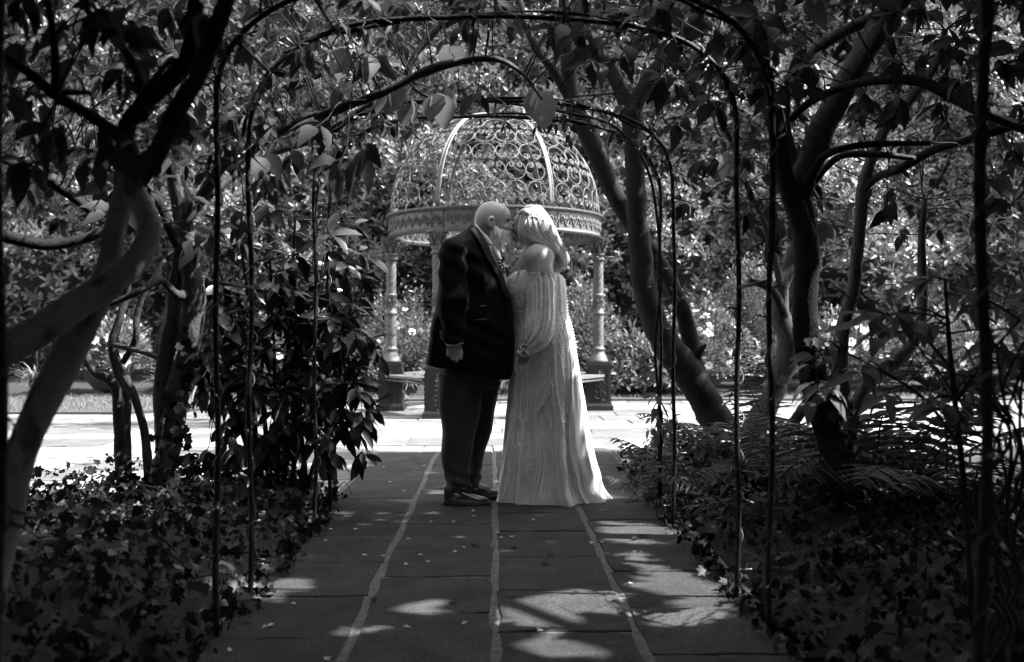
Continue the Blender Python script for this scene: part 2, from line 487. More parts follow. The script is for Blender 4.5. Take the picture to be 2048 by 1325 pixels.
# ------------------------------------------------------------------ implicit surfaces (for bodies and clothes)
class Field:
    def __init__(s, xs, ys, zs):
        s.x, s.y, s.z = [np.asarray(a, dtype=np.float32) for a in (xs, ys, zs)]
        s.f = np.full((len(s.x), len(s.y), len(s.z)), 0.5, dtype=np.float32)
    def _sub(s, lo, hi, pad):
        sl = []
        for a, l, h in zip((s.x, s.y, s.z), lo, hi):
            i = np.searchsorted(a, l - pad); j = np.searchsorted(a, h + pad)
            sl.append(slice(i, j))
        X = s.x[sl[0]][:, None, None]; Y = s.y[sl[1]][None, :, None]; Z = s.z[sl[2]][None, None, :]
        return tuple(sl), X, Y, Z
    def _mix(s, sl, d, k, sub):
        f = s.f[sl]
        if sub:
            d = -d
            h = np.clip(.5 - .5 * (d - f) / k, 0, 1) if k else None
            s.f[sl] = np.maximum(f, d) if not k else f * h + d * (1 - h) + k * h * (1 - h)
        else:
            h = np.clip(.5 + .5 * (d - f) / k, 0, 1) if k else None
            s.f[sl] = np.minimum(f, d) if not k else d * (1 - h) + f * h - k * h * (1 - h)
    def cap(s, a, b, ra, rb, k=.015, sub=False, sy=1.0):
        a = np.asarray(a, float); b = np.asarray(b, float)
        r = max(ra, rb)
        sl, X, Y, Z = s._sub(np.minimum(a, b) - r * max(1, sy), np.maximum(a, b) + r * max(1, sy), .05)
        d = b - a; dd = d @ d + 1e-9
        t = np.clip(((X - a[0]) * d[0] + (Y - a[1]) * d[1] + (Z - a[2]) * d[2]) / dd, 0, 1)
        q = np.sqrt((X - a[0] - t * d[0]) ** 2 + ((Y - a[1] - t * d[1]) / sy) ** 2 + (Z - a[2] - t * d[2]) ** 2)
        s._mix(sl, q - (ra + (rb - ra) * t), k, sub)
        return s
    def ell(s, c, r, k=.015, sub=False, rot=None, axis='Y'):
        c = np.asarray(c, float); r = np.asarray(r, float)
        R = r.max()
        sl, X, Y, Z = s._sub(c - R, c + R, .05)
        X = X - c[0]; Y = Y - c[1]; Z = Z - c[2]
        if rot:
            co, si = math.cos(rot), math.sin(rot)
            if axis == 'Y': X, Z = co * X - si * Z, si * X + co * Z
            elif axis == 'Z': X, Y = co * X + si * Y, -si * X + co * Y
            else: Y, Z = co * Y + si * Z, -si * Y + co * Z
        k0 = np.sqrt((X / r[0]) ** 2 + (Y / r[1]) ** 2 + (Z / r[2]) ** 2)
        k1 = np.sqrt((X / r[0] ** 2) ** 2 + (Y / r[1] ** 2) ** 2 + (Z / r[2] ** 2) ** 2) + 1e-6
        s._mix(sl, k0 * (k0 - 1) / k1, k, sub)
        return s
    def loft(s, rows, k=.015, p=2.0, sub=False):
        """rows of (z, xc, yc, ax, ay) bottom to top"""
        A = np.array(sorted(rows), float)
        lo = (min(A[:, 1] - A[:, 3]), min(A[:, 2] - A[:, 4]), A[0, 0]); hi = (max(A[:, 1] + A[:, 3]), max(A[:, 2] + A[:, 4]), A[-1, 0])
        sl, X, Y, Z = s._sub(lo, hi, .04)
        z = s.z[sl[2]]
        # smooth interpolation of the rows
        pz = catmull(A, 8); o = np.argsort(pz[:, 0]); pz = pz[o]
        q = [np.interp(z, pz[:, 0], pz[:, i])[None, None, :] for i in (1, 2, 3, 4)]
        nx = np.abs(X - q[0]) / q[2]; ny = np.abs(Y - q[1]) / q[3]
        g = (nx ** p + ny ** p) ** (1 / p)
        d = (g - 1) * np.minimum(q[2], q[3])
        dz = np.maximum(A[0, 0] - Z, Z - A[-1, 0])
        d = np.maximum(d, dz)
        s._mix(sl, d, k, sub)
        return s
    def hemcut(s, x0, z0, x1, z1):
        X = s.x[:, None, None]; Z = s.z[None, None, :]
        s.f = np.maximum(s.f, (z0 + (z1 - z0) * (X - x0) / (x1 - x0)) - Z + 0 * s.y[None, :, None])
        return s
    def mesh(s):
        f = s.f; ins = f < 0
        c = [ins[i:f.shape[0] - 1 + i, j:f.shape[1] - 1 + j, k:f.shape[2] - 1 + k] for i in (0, 1) for j in (0, 1) for k in (0, 1)]
        al = c[0].copy(); an = c[0].copy()
        for q in c[1:]: al &= q; an |= q
        act = an & ~al
        idx = np.full(act.shape, -1, dtype=np.int64)
        I = np.argwhere(act); idx[act] = np.arange(len(I))
        acc = np.zeros((len(I), 3)); cnt = np.zeros(len(I))
        co = [(i, j, k) for i in (0, 1) for j in (0, 1) for k in (0, 1)]
        ax = (s.x, s.y, s.z)
        for a in co:
            for b in co:
                if sum(b) - sum(a) == 1 and all(bb >= aa for aa, bb in zip(a, b)):
                    fa = f[I[:, 0] + a[0], I[:, 1] + a[1], I[:, 2] + a[2]]; fb = f[I[:, 0] + b[0], I[:, 1] + b[1], I[:, 2] + b[2]]
                    cr = (fa < 0) != (fb < 0)
                    t = np.where(cr, fa / np.where(cr, fa - fb, 1), 0)
                    for q in range(3):
                        pa = ax[q][I[:, q] + a[q]]; pb = ax[q][I[:, q] + b[q]]
                        acc[:, q] += np.where(cr, pa + t * (pb - pa), 0)
                    cnt += cr
        V = acc / cnt[:, None]
        Q = []
        for axn in range(3):
            u, w = [(1, 2), (2, 0), (0, 1)][axn]
            s0 = [slice(None)] * 3; s1 = [slice(None)] * 3
            s0[axn] = slice(0, -1); s1[axn] = slice(1, None)
            for q in (u, w): s0[q] = slice(1, -1); s1[q] = slice(1, -1)
            A_, B_ = ins[tuple(s0)], ins[tuple(s1)]
            for mask, flip in ((A_ & ~B_, False), (~A_ & B_, True)):
                E = np.argwhere(mask)
                if not len(E): continue
                E[:, u] += 1; E[:, w] += 1
                def cell(du, dw):
                    g = E.copy(); g[:, u] += du; g[:, w] += dw
                    return idx[g[:, 0], g[:, 1], g[:, 2]]
                q4 = np.stack([cell(-1, -1), cell(0, -1), cell(0, 0), cell(-1, 0)], 1)
                Q.append(q4[:, ::-1] if flip else q4)
        return V, np.concatenate(Q)

def relax(V, Q, it=2, lam=.5):
    e = np.vstack([Q[:, [0, 1]], Q[:, [1, 2]], Q[:, [2, 3]], Q[:, [3, 0]]])
    n = len(V)
    for _ in range(it):
        acc = np.zeros((n, 3)); c = np.zeros(n)
        for k in range(3):
            acc[:, k] = np.bincount(e[:, 0], V[e[:, 1], k], n) + np.bincount(e[:, 1], V[e[:, 0], k], n)
        c = np.bincount(e[:, 0], minlength=n) + np.bincount(e[:, 1], minlength=n)
        V = V * (1 - lam) + lam * acc / c[:, None]
    return V

def normals(V, Q):
    nq = np.cross(V[Q[:, 2]] - V[Q[:, 0]], V[Q[:, 3]] - V[Q[:, 1]])
    N_ = np.zeros_like(V)
    for k in range(3):
        for c in range(4): N_[:, k] += np.bincount(Q[:, c], nq[:, k], len(V))
    return N_ / (np.linalg.norm(N_, axis=1)[:, None] + 1e-12)

def near_y(V, x, z, r=.012):
    """y of the camera-facing side of a point set at (x, z)"""
    d = (V[:, 0] - x) ** 2 + (V[:, 2] - z) ** 2
    k = d < r * r
    if not k.any(): k = d <= d.min() * 1.5
    return V[k, 1].min()
# ================================================================== SETTING
def snoise(x, z, seed, f0=1.0, octs=4):
    r = np.random.default_rng(seed); out = 0; a = 1.0; tot = 0
    for o in range(octs):
        for _ in range(3):
            th = r.uniform(0, 2 * np.pi); ph = r.uniform(0, 6.28)
            out = out + a * np.sin((x * math.cos(th) + z * math.sin(th)) * f0 * 2 * r.uniform(.7, 1.3) + ph); tot += a
        f0 *= 2; a *= .55
    return out / tot * 2

def grid_mesh(name, xs, ys, fz):
    X, Y = np.meshgrid(xs, ys, indexing='ij'); Z = fz(X, Y)
    V = np.stack([X, Y, Z], -1).reshape(-1, 3); n, m_ = len(xs), len(ys)
    i = np.arange(n - 1)[:, None] * m_; j = np.arange(m_ - 1)[None]
    Q = np.stack([i + j, i + m_ + j, i + m_ + j + 1, i + j + 1], -1).reshape(-1, 4)
    return mesh_np(name, V, Q)

ob('ground', mesh_np('ground', [(-180, -180, -.08), (180, -180, -.08), (180, 180, -.08), (-180, 180, -.08)], [(0, 1, 2, 3)]), M['soil'], None, 'structure')

# ---- paving
def slab_mesh(name, x0, x1, y0, y1, z, th=.045, jit=.005, seed=0):
    r = np.random.default_rng(seed)
    pts = []
    for a, b, n in (((x0, y0), (x1, y0), 4), ((x1, y0), (x1, y1), 3), ((x1, y1), (x0, y1), 4), ((x0, y1), (x0, y0), 3)):
        for k in range(n):
            t = k / n
            pts.append((a[0] + (b[0] - a[0]) * t + r.uniform(-jit, jit), a[1] + (b[1] - a[1]) * t + r.uniform(-jit, jit)))
    n = len(pts); tx, ty = r.uniform(-.004, .004, 2); cx, cy = (x0 + x1) / 2, (y0 + y1) / 2
    V = []
    for s_, dz in ((1, 0), (1, .004), (1, th)):
        pass
    top = [(x + (cx - x) * .012, y + (cy - y) * .012, z + (x - cx) * tx + (y - cy) * ty) for x, y in pts]
    mid = [(x, y, q[2] - .004) for (x, y), q in zip(pts, top)]
    bot = [(x, y, z - th) for x, y in pts]
    V = top + mid + bot
    Fs = [tuple(range(n))] + [(i, n + i, n + (i + 1) % n, (i + 1) % n) for i in range(n)] + [(n + i, 2 * n + i, 2 * n + (i + 1) % n, n + (i + 1) % n) for i in range(n)]
    mb = MB(); mb.add(V, Fs, False)
    return mb

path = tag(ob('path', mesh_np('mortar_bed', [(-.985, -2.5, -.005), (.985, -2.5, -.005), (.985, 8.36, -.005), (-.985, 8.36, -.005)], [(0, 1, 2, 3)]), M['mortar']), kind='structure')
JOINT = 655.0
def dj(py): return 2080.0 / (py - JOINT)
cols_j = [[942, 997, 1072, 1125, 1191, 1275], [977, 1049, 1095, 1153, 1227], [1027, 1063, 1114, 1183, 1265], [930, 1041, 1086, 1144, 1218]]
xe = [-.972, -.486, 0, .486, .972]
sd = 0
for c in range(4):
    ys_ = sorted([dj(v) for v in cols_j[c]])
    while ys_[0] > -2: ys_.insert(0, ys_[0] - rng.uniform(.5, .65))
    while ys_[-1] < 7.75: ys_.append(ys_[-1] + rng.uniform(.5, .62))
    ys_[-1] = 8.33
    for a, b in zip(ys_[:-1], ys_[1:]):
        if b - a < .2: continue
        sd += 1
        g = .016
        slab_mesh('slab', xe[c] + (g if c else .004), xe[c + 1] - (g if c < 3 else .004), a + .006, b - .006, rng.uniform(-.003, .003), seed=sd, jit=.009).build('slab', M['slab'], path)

# patio round the gazebo, laid in courses; the beds lie on it
patio = tag(ob('patio', mesh_np('mortar_bed', [(-14, 3.8, -.012), (-.99, 3.8, -.012), (-.99, 8.35, -.012), (14, 8.35, -.012), (14, 14.6, -.012), (-14, 14.6, -.012), (.99, 3.8, -.013), (14, 3.8, -.013), (14, 8.349, -.013), (.99, 8.349, -.013)],
    [(0, 1, 2, 2), (0, 2, 5, 5), (2, 3, 4, 5), (6, 7, 8, 9)][2:]), M['mortar']), kind='structure')
left_bed = MB().add([(-14, 3.8, -.012), (-.99, 3.8, -.012), (-.99, 8.349, -.012), (-14, 8.349, -.012)], [(0, 1, 2, 3)]).build('mortar_bed', M['mortar'], patio)
y = 3.85; cand = []
while y < 14.3:
    d = float(rng.choice([.3, .45, .45, .6])) if y > 8.34 or y < 7.8 else 8.35 - y
    if y < 8.34 and y + d > 8.35: d = 8.35 - y
    x = -9.5 + rng.uniform(0, .5)
    while x < 9.5:
        w = float(rng.choice([.45, .6, .6, .75, .9, 1.05]))
        a, b = x, x + w
        if y < 8.34:
            if a < -.99 < b: b = -.99
            elif a >= -.99 and a < .99: x = .99; continue
            if b - a < .2: x = b + .0001; continue
        cand.append((a, b, y, min(y + d, 14.4)))
        x = b
    y += d
def seen_key(c):
    px, py, w = proj(((c[0] + c[1]) / 2, (c[2] + c[3]) / 2, 0))
    return (0 if -60 < px < 2108 else 1, c[2])
cand.sort(key=seen_key)
rest = {0: MB(), 1: MB()}
cut_lawn = lambda c: c[2] > 12.0 and (c[0] + c[1]) / 2 < -4.4 + (c[2] - 12.0) * 1.2
n_sl = 0
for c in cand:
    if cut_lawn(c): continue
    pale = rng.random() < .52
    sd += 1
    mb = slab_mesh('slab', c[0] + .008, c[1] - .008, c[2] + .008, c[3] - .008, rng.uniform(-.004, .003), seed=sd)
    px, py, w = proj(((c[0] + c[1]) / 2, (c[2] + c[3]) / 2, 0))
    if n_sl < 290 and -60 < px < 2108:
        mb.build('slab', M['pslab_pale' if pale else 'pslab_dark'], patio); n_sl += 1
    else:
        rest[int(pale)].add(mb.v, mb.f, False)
for k, r_ in rest.items():
    if r_.n: r_.build('slabs', M['pslab_pale' if k else 'pslab_dark'], patio, 'stuff')

# ---- lawn edge along the flower bed
lawn = MB().add([(-14, 12.0, .03), (-4.5, 12.0, .03), (-3.6, 12.6, .03), (-2.2, 14.05, .03), (14, 14.15, .03), (14, 14.75, .03), (-14, 14.75, .03),
                 (-14, 12.0, -.05), (-4.5, 12.0, -.05), (-3.6, 12.6, -.05), (-2.2, 14.05, -.05), (14, 14.15, -.05)],
                [(0, 1, 2, 3, 4, 5, 6), (7, 8, 1, 0), (8, 9, 2, 1), (9, 10, 3, 2), (10, 11, 4, 3)], False).build('lawn', M['lawn'], None, 'structure')
gx = rng.uniform(-9, 9, 26000); gy = rng.uniform(12.0, 14.7, 26000)
near = np.where(gx < -4.5, 12.0, np.where(gx < -2.2, 12.0 + (gx + 4.5) * .9, 14.1))
k = gy > near + .01
gx, gy = gx[k], gy[k]
D = rdir(len(gx)) * .5 + [0, 0, 1]
g_ = scatter_obj('grass', M['grass'], None, GRASS_T, np.stack([gx, gy, np.full(len(gx), .03)], 1), D, rdir(len(gx)), rng.uniform(.03, .07, len(gx)), 3.0)
tag(g_, 'short mown grass along the far edge of the patio', 'grass', kind='stuff')
bed = ob('flower_bed_soil', grid_mesh('flower_bed_soil', np.linspace(-14, 14, 60), np.linspace(14.6, 21, 16), lambda X, Y: .02 + .10 * np.clip((Y - 14.6) / 2, 0, 1) + .03 * snoise(X, Y, 3, 1.5)), M['soil'], None, 'structure')

# ---- laurel hedge behind everything
def hedge_y(x, z):
    base = 16.9 + .26 * np.clip(z - 2.2, 0, 10)
    b = .42 * snoise(x, z * 1.2, 11, .75, 3)
    und = .9 * np.clip((2.35 + .35 * snoise(x, x * 0, 5, 1.1, 2) - z) / 1.0, 0, 1)
    return base - b + und
hedge = empty('hedge', (0, 17.5, 0), 'tall dense laurel hedge rising behind the domed gazebo', 'hedge')
n = 19000
hx = rng.uniform(-12.5, 12.5, n); hz = rng.uniform(.25, 8.6, n) 
dens = snoise(hx, hz, 21, 1.6, 3)
keep = (dens > -1.25 + .8 * rng.random(n)) & ((hz > 2.2) | (rng.random(n) < .5))
hx, hz = hx[keep], hz[keep]
hy = hedge_y(hx, hz) + rng.normal(0, .12, len(hx)) + .10 * (snoise(hx, hz, 21, 1.6, 3) < 0)
# shoots: direction outwards and up, leaves round each shoot
sh = np.stack([rng.normal(0, .45, len(hx)), -rng.uniform(.5, 1.1, len(hx)), rng.uniform(.15, 1.1, len(hx))], 1)
sh /= np.linalg.norm(sh, axis=1)[:, None]
P_, D_, N_, S_ = [], [], [], []
for q in range(8):
    a = 2 * np.pi * (q * .381966) + rng.uniform(-.3, .3, len(hx))
    A = np.cross(sh, [0, 0, 1.0]); A /= np.linalg.norm(A, axis=1)[:, None] + 1e-6
    B = np.cross(sh, A)
    rad = np.cos(a)[:, None] * A + np.sin(a)[:, None] * B
    t = .35 + .11 * q
    d = rad * (1.25 - .1 * q) + sh * (.25 + .11 * q) + [0, 0, -.12]
    P_.append(np.stack([hx, hy, hz], 1) + sh * (.018 * q - .07) + rng.normal(0, .012, (len(hx), 3)))
    D_.append(d); N_.append(sh + rng.normal(0, .25, sh.shape)); S_.append(rng.uniform(.10, .17, len(hx)))
P_, D_, N_, S_ = map(np.concatenate, (P_, D_, N_, S_))
scatter_obj('foliage', M['leaf_hedge'], hedge, LEAF_LAUREL, P_, D_, N_, S_)
hc = grid_mesh('dark_core', np.linspace(-13, 13, 90), np.linspace(0, 8.9, 34), lambda X, Z: 0 * X)
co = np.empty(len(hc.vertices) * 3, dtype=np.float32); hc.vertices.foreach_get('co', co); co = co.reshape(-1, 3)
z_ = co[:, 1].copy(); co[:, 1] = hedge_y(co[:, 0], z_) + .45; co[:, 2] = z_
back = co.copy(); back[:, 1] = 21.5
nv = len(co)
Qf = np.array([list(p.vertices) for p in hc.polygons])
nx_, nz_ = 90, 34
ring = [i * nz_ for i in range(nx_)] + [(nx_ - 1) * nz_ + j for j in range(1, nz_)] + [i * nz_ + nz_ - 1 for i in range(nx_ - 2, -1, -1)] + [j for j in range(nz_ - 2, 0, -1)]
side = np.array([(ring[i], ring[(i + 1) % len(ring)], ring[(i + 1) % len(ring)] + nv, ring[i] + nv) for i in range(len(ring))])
ob('dark_core', mesh_np('dark_core', np.vstack([co, back]), np.vstack([Qf, Qf[:, ::-1] + nv, side])), M['core'], hedge, 'stuff')  # dark solid added behind the leaves so no sky shows through
for i in range(26):   # stems seen in the gaps low in the hedge
    x = -12 + i * .96 + rng.uniform(-.3, .3)
    pts = [(x, 17.6, .1)]
    for q in range(1, 6): pts.append((pts[-1][0] + rng.uniform(-.22, .22), 17.55 + rng.uniform(-.1, .15), .1 + q * .55))
    MB().tube(catmull(pts, 3), np.linspace(.05, .015, 16), 6).build('stem', M['bark_dark'], hedge)

# ---- generic leafy mound
def mound(name, label, cat, c, r, n, leaf, tm=LEAF_SMALL, m='leaf_shrub', group=None, flowers=0, fsize=.06, up=.5, rough=.25, seed=1, width=None, stems=5):
    e = empty(name, (c[0], c[1], 0.03), label, cat, group)
    u = rdir(n, .35); u[:, 2] = np.abs(u[:, 2]) * 1.0 - .15
    u /= np.linalg.norm(u, axis=1)[:, None]
    k = 1 + rough * snoise(np.arctan2(u[:, 1], u[:, 0]) * 1.5, u[:, 2] * 2.2, seed, 1.4, 3)
    pos = np.array(c) + u * np.array(r) * (k * (1 - .35 * rng.random(n) ** 2))[:, None]
    pos[:, 2] = np.maximum(pos[:, 2], .04)
    scatter_obj('foliage', M[m], e, tm, pos, u + rdir(n) * .7 + [0, 0, up * .6], u + rdir(n) * .5 + [0, 0, up], rng.uniform(.6, 1.2, n) * leaf, width)
    for i in range(stems):
        a = rng.uniform(0, 6.28); q = rng.uniform(.2, .6)
        MB().tube(catmull([(c[0] + rng.uniform(-.08, .08), c[1] + rng.uniform(-.08, .08), 0.0), (c[0] + .4 * q * r[0] * math.cos(a), c[1] + .4 * q * r[1] * math.sin(a), c[2] * .6), (c[0] + q * r[0] * math.cos(a), c[1] + q * r[1] * math.sin(a), c[2] + .3 * r[2])], 4), np.linspace(.016, .005, 9), 5).build('stem', M['bark_dark'], e)
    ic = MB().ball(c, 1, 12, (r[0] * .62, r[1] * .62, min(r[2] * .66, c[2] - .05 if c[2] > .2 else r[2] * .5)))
    ic.build('dark_core', M['core'], e, 'stuff')
    fl = 0
    while fl < flowers:
        v = rdir(1)[0]; v[1] = -abs(v[1]); v[2] = abs(v[2]) * .9
        kk = 1 + rough * float(snoise(np.array([math.atan2(v[1], v[0]) * 1.5]), np.array([v[2] * 2.2]), seed, 1.4, 3)[0])
        p = np.array(c) + v * np.array(r) * kk * 1.0
        if p[2] < .08: continue
        m5 = 7; a = np.linspace(0, 2 * np.pi, m5, endpoint=False)
        A = np.cross(v, [0, 0, 1.0]); A /= np.linalg.norm(A) + 1e-9; B = np.cross(v, A)
        dd = np.cos(a)[:, None] * A + np.sin(a)[:, None] * B + v * .35
        V, T, rr = scatter(LEAF_ROUND, np.repeat(p[None], m5, 0), dd, np.repeat(v[None], m5, 0) + 0 * dd, fsize * rng.uniform(.7, 1.1))
        ob('flower', mesh_np('flower', V, T, rr), M['petal'], e)
        fl += 1
    return e

mound('azalea_shrub', 'azalea mound dotted with white flowers right of the leaning trunk', 'shrub', P(1400, 745, 15.4) * [1, 1, 0] + [0, 0, .45], (.75, .7, .95), 5200, .075, flowers=34, fsize=.07, seed=3)
mound('clipped_conical_shrub', 'tall fine-leaved conical shrub between the middle arch posts', 'shrub', P(1505, 700, 15.9) * [1, 1, 0] + [0, 0, .8], (.55, .5, 1.35), 9000, .05, seed=4, rough=.14)
mound('lax_shrub', 'low feathery pale shrub beside the right gazebo column', 'shrub', P(1285, 760, 15.0) * [1, 1, 0] + [0, 0, .28], (.75, .55, .55), 3200, .16, LEAF_LANCE, seed=5, up=.3)
mound('white_rhododendron', 'white blooming shrub low beneath the hedge at the right', 'shrub', P(1680, 745, 15.6) * [1, 1, 0] + [0, 0, .4], (.95, .7, .85), 4600, .09, flowers=40, fsize=.08, seed=6)
mound('round_shrub', 'rounded leafy shrub with few white flowers at the far right', 'shrub', P(1900, 750, 15.5) * [1, 1, 0] + [0, 0, .4], (1.1, .7, .8), 4600, .10, flowers=14, fsize=.08, seed=7)
mound('bushy_shrub', 'small-leaved shrub just behind the bride and right column', 'shrub', P(1160, 700, 15.6) * [1, 1, 0] + [0, 0, .5], (.55, .5, 1.15), 5600, .075, seed=8, rough=.35)
mound('flowering_shrub', 'loose shrub with pale tips behind the left gazebo column', 'shrub', P(800, 700, 15.6) * [1, 1, 0] + [0, 0, .5], (.62, .5, .95), 5200, .07, flowers=10, fsize=.07, seed=9, rough=.35)
mound('feathery_shrub', 'drooping long-leaved shrub left of the left gazebo plinth', 'shrub', P(690, 760, 15.0) * [1, 1, 0] + [0, 0, .3], (.75, .5, .5), 2600, .16, LEAF_LANCE, seed=10, up=.2, flowers=12, fsize=.07)
mound('rose_bush', 'rose bush carrying two large white blooms behind the left trees', 'shrub', P(215, 740, 15.2) * [1, 1, 0] + [0, 0, .5], (.65, .5, .7), 3600, .08, flowers=9, fsize=.11, seed=12)
mound('low_shrub', 'dark low shrub in the bed behind the glossy bush', 'shrub', P(480, 750, 15.6) * [1, 1, 0] + [0, 0, .4], (1.0, .6, .7), 4600, .09, seed=13, flowers=6, fsize=.07)

def tuft(name, label, c, n, L, group, spread=1.0, flower=0):
    e = empty(name, tuple(c), label, 'plant', group)
    for i in range(6):      # bunches of arching blades
        m_ = n // 6
        a = rng.uniform(0, 2 * np.pi, m_); s_ = rng.uniform(.5, 1, m_) * L
        V = []; T = []
        for j in range(m_):
            o = np.array([math.cos(a[j]), math.sin(a[j]), 0]); wd = np.array([-o[1], o[0], 0]) * .013
            b = np.array(c) + o * rng.uniform(0, .08)
            t = np.linspace(0, 1, 6)[:, None]
            sp = spread * rng.uniform(.4, .9)
            pts = b + o * (sp * t ** 1.5) * s_[j] + np.array([0, 0, 1]) * (1.3 * t - .95 * t ** 2.2 * rng.uniform(.6, 1.2)) * s_[j]
            w = (1 - t ** 3) * .9 + .1
            base = len(V)
            for q in range(6): V += [pts[q] - wd * w[q], pts[q] + wd * w[q]]
            for q in range(5): T.append((base + 2 * q, base + 2 * q + 1, base + 2 * q + 3, base + 2 * q + 2))
        ob('blades', mesh_np('blades', V, T, np.repeat(rng.random(m_), 12)), M['grass'], e, 'stuff')
    for i in range(flower):
        p = np.array(c) + [rng.uniform(-.3, .3), rng.uniform(-.3, 0), L * rng.uniform(.9, 1.2)]
        st = MB().tube([tuple(c), tuple((p + c) / 2 + [0, 0, .1]), tuple(p)], .005, 5).build('flower_stem', M['grass'], e)
        MB().ball(p, .055, 8, (1, 1, .7)).build('flower', M['petal'], st)
tuf = 'strap-leaved plants along the front of the flower bed'
tuft('daylily', 'fountain of strap leaves at the far left of the bed with one white bloom', P(75, 800, 14.9) * [1, 1, 0] + [0, 0, .04], 150, .75, tuf, flower=2)
tuft('daylily', 'strap-leaved clump behind the pale forked trunk', P(330, 800, 14.9) * [1, 1, 0] + [0, 0, .04], 130, .6, tuf)
tuft('agapanthus', 'drooping strap-leaved clump seen under the left gazebo bench', P(822, 802, 14.9) * [1, 1, 0] + [0, 0, .04], 120, .5, tuf)
tuft('agapanthus', 'strap-leaved clump seen between the couple', P(1012, 800, 14.9) * [1, 1, 0] + [0, 0, .04], 130, .55, tuf)
tuft('agapanthus', 'strap-leaved clump hidden mostly behind the groom', P(930, 800, 15.0) * [1, 1, 0] + [0, 0, .04], 110, .5, tuf)

# ================================================================== GAZEBO
GC = np.array([0.0, 12.6, 0.0]); GR = 1.31
gaz = empty('gazebo', tuple(GC), 'wrought-iron gazebo with scrollwork dome on spiral columns behind the couple', 'gazebo')
def cyl(R, a, z): return (GC[0] + R * math.cos(a), GC[1] + R * math.sin(a), z)
# spiral shaft
def shaft(z0, z1, r):
    zs = np.arange(z0, z1 + .004, .0085)
    return [(r, float(z)) for z in zs]
def spiral(r, a, z): return r * (1 + .10 * math.cos(7 * a - z * 2 * math.pi / .085 * 1.0))
col_me = {}
m_ = MB(); m_.lathe(shaft(.80, 1.22, .064), n=28, fn=spiral); m_.lathe(shaft(1.46, 1.90, .060), n=28, fn=spiral); col_me['shaft'] = m_.mesh('shaft')
m_ = MB(); m_.lathe([(.072, 1.20), (.076, 1.215), (.076, 1.235), (.066, 1.245), (.066, 1.43), (.074, 1.44), (.074, 1.455), (.066, 1.47)], n=24)
for i in range(10):
    a = 2 * math.pi * i / 10
    pts = [(.070 * math.cos(a + .22 * s_ * math.cos(t)), .070 * math.sin(a + .22 * s_ * math.cos(t)), 1.34 + .055 * math.sin(t)) for s_ in (1,) for t in np.linspace(0, 6.28, 12)]
    m_.tube(pts, .006, 4)
col_me['band'] = m_.mesh('band')
m_ = MB(); m_.lathe([(.125, .60), (.128, .625), (.118, .64), (.112, .66), (.092, .70), (.078, .735), (.078, .75), (.088, .76), (.088, .775), (.070, .79), (.064, .81)], n=24); col_me['column_base'] = m_.mesh('column_base')
m_ = MB(); m_.lathe([(.066, 1.88), (.085, 1.895), (.085, 1.91), (.068, 1.92), (.068, 1.945), (.082, 1.955), (.082, 1.97), (.066, 1.98), (.075, 2.05), (.10, 2.11), (.125, 2.135), (.13, 2.15)], n=24)
for tier, (z, r0, h) in enumerate(((1.985, .070, .075), (2.045, .078, .085))):
    for i in range(8):
        a = 2 * math.pi * (i + .5 * tier) / 8
        pts = []
        for t in np.linspace(0, 1, 7):
            rr = r0 + .012 + .045 * t ** 2; zz = z + h * math.sin(t * 2.2) / .95
            pts.append((rr * math.cos(a), rr * math.sin(a), zz))
        m_.tube(pts, np.linspace(.018, .008, 7), 5)
for i in range(4):
    a = math.pi / 2 * i + math.pi / 4
    pts = [((.10 + .035 * math.cos(t)) * math.cos(a), (.10 + .035 * math.cos(t)) * math.sin(a), 2.10 + .03 * math.sin(t)) for t in np.linspace(-2.5, 3.2, 12)]
    m_.tube(pts, .011, 5)
m_.box((0, 0, 2.147), (.25, .25, .02))
col_me['capital'] = m_.mesh('capital')
def ornament(face):
    m_ = MB()
    if face == 'vine':
        for k in range(6):
            z = .14 + k * .055
            for s_ in (-1, 1):
                m_.tube([(0, -.004, z), (s_ * .02, -.012, z + .018), (s_ * .036, -.010, z + .03), (s_ * .030, -.006, z + .014)], (.006, .008, .007, .003), 5)
        m_.tube([(0, -.003, .10), (0, -.006, .50)], .004, 5)
        m_.ball((0, -.006, .10), .014, 7); m_.ball((0, -.006, .50), .014, 7)
    else:
        m_.tube([(0, -.004, .13), (0, -.008, .50)], .007, 5)
        for s_ in (-1, 1):
            m_.tube(catmull([(0, -.006, .15), (s_ * .05, -.01, .16), (s_ * .07, -.01, .21), (s_ * .045, -.008, .24), (s_ * .035, -.008, .21)], 4), .006, 5)
            m_.tube(catmull([(0, -.006, .28), (s_ * .05, -.01, .33), (s_ * .045, -.01, .39), (s_ * .015, -.008, .37), (s_ * .025, -.008, .34)], 4), .006, 5)
            m_.tube(catmull([(0, -.006, .42), (s_ * .03, -.01, .46), (s_ * .015, -.01, .50)], 4), .005, 5)
        m_.tube([(-.06, -.006, .13), (.06, -.006, .13)], .006, 5)
    return m_
pl = MB()
pl.box((0, 0, .03), (.345, .345, .06)); pl.box((0, 0, .075), (.33, .33, .03), taper=.95)
pl.box((0, 0, .328), (.295, .295, .476), taper=.95)
pl.box((0, 0, .581), (.30, .30, .03)); pl.box((0, 0, .603), (.26, .26, .014))
col_me['plinth'] = pl.mesh('plinth')
fr = MB()
for s_ in (-1, 1):
    fr.box((s_ * .115, -.146, .31), (.010, .008, .40)); 
fr.box((0, -.146, .108), (.24, .008, .010)); fr.box((0, -.144, .512), (.24, .008, .010))
orn = {}
for kind in ('vine', 'anchor'):
    o_ = ornament(kind); f_ = MB(); f_.add(fr.v, fr.f, False); f_.add([(x, y - .143, z) for x, y, z in o_.v], o_.f); orn[kind] = f_.mesh('panel_relief')
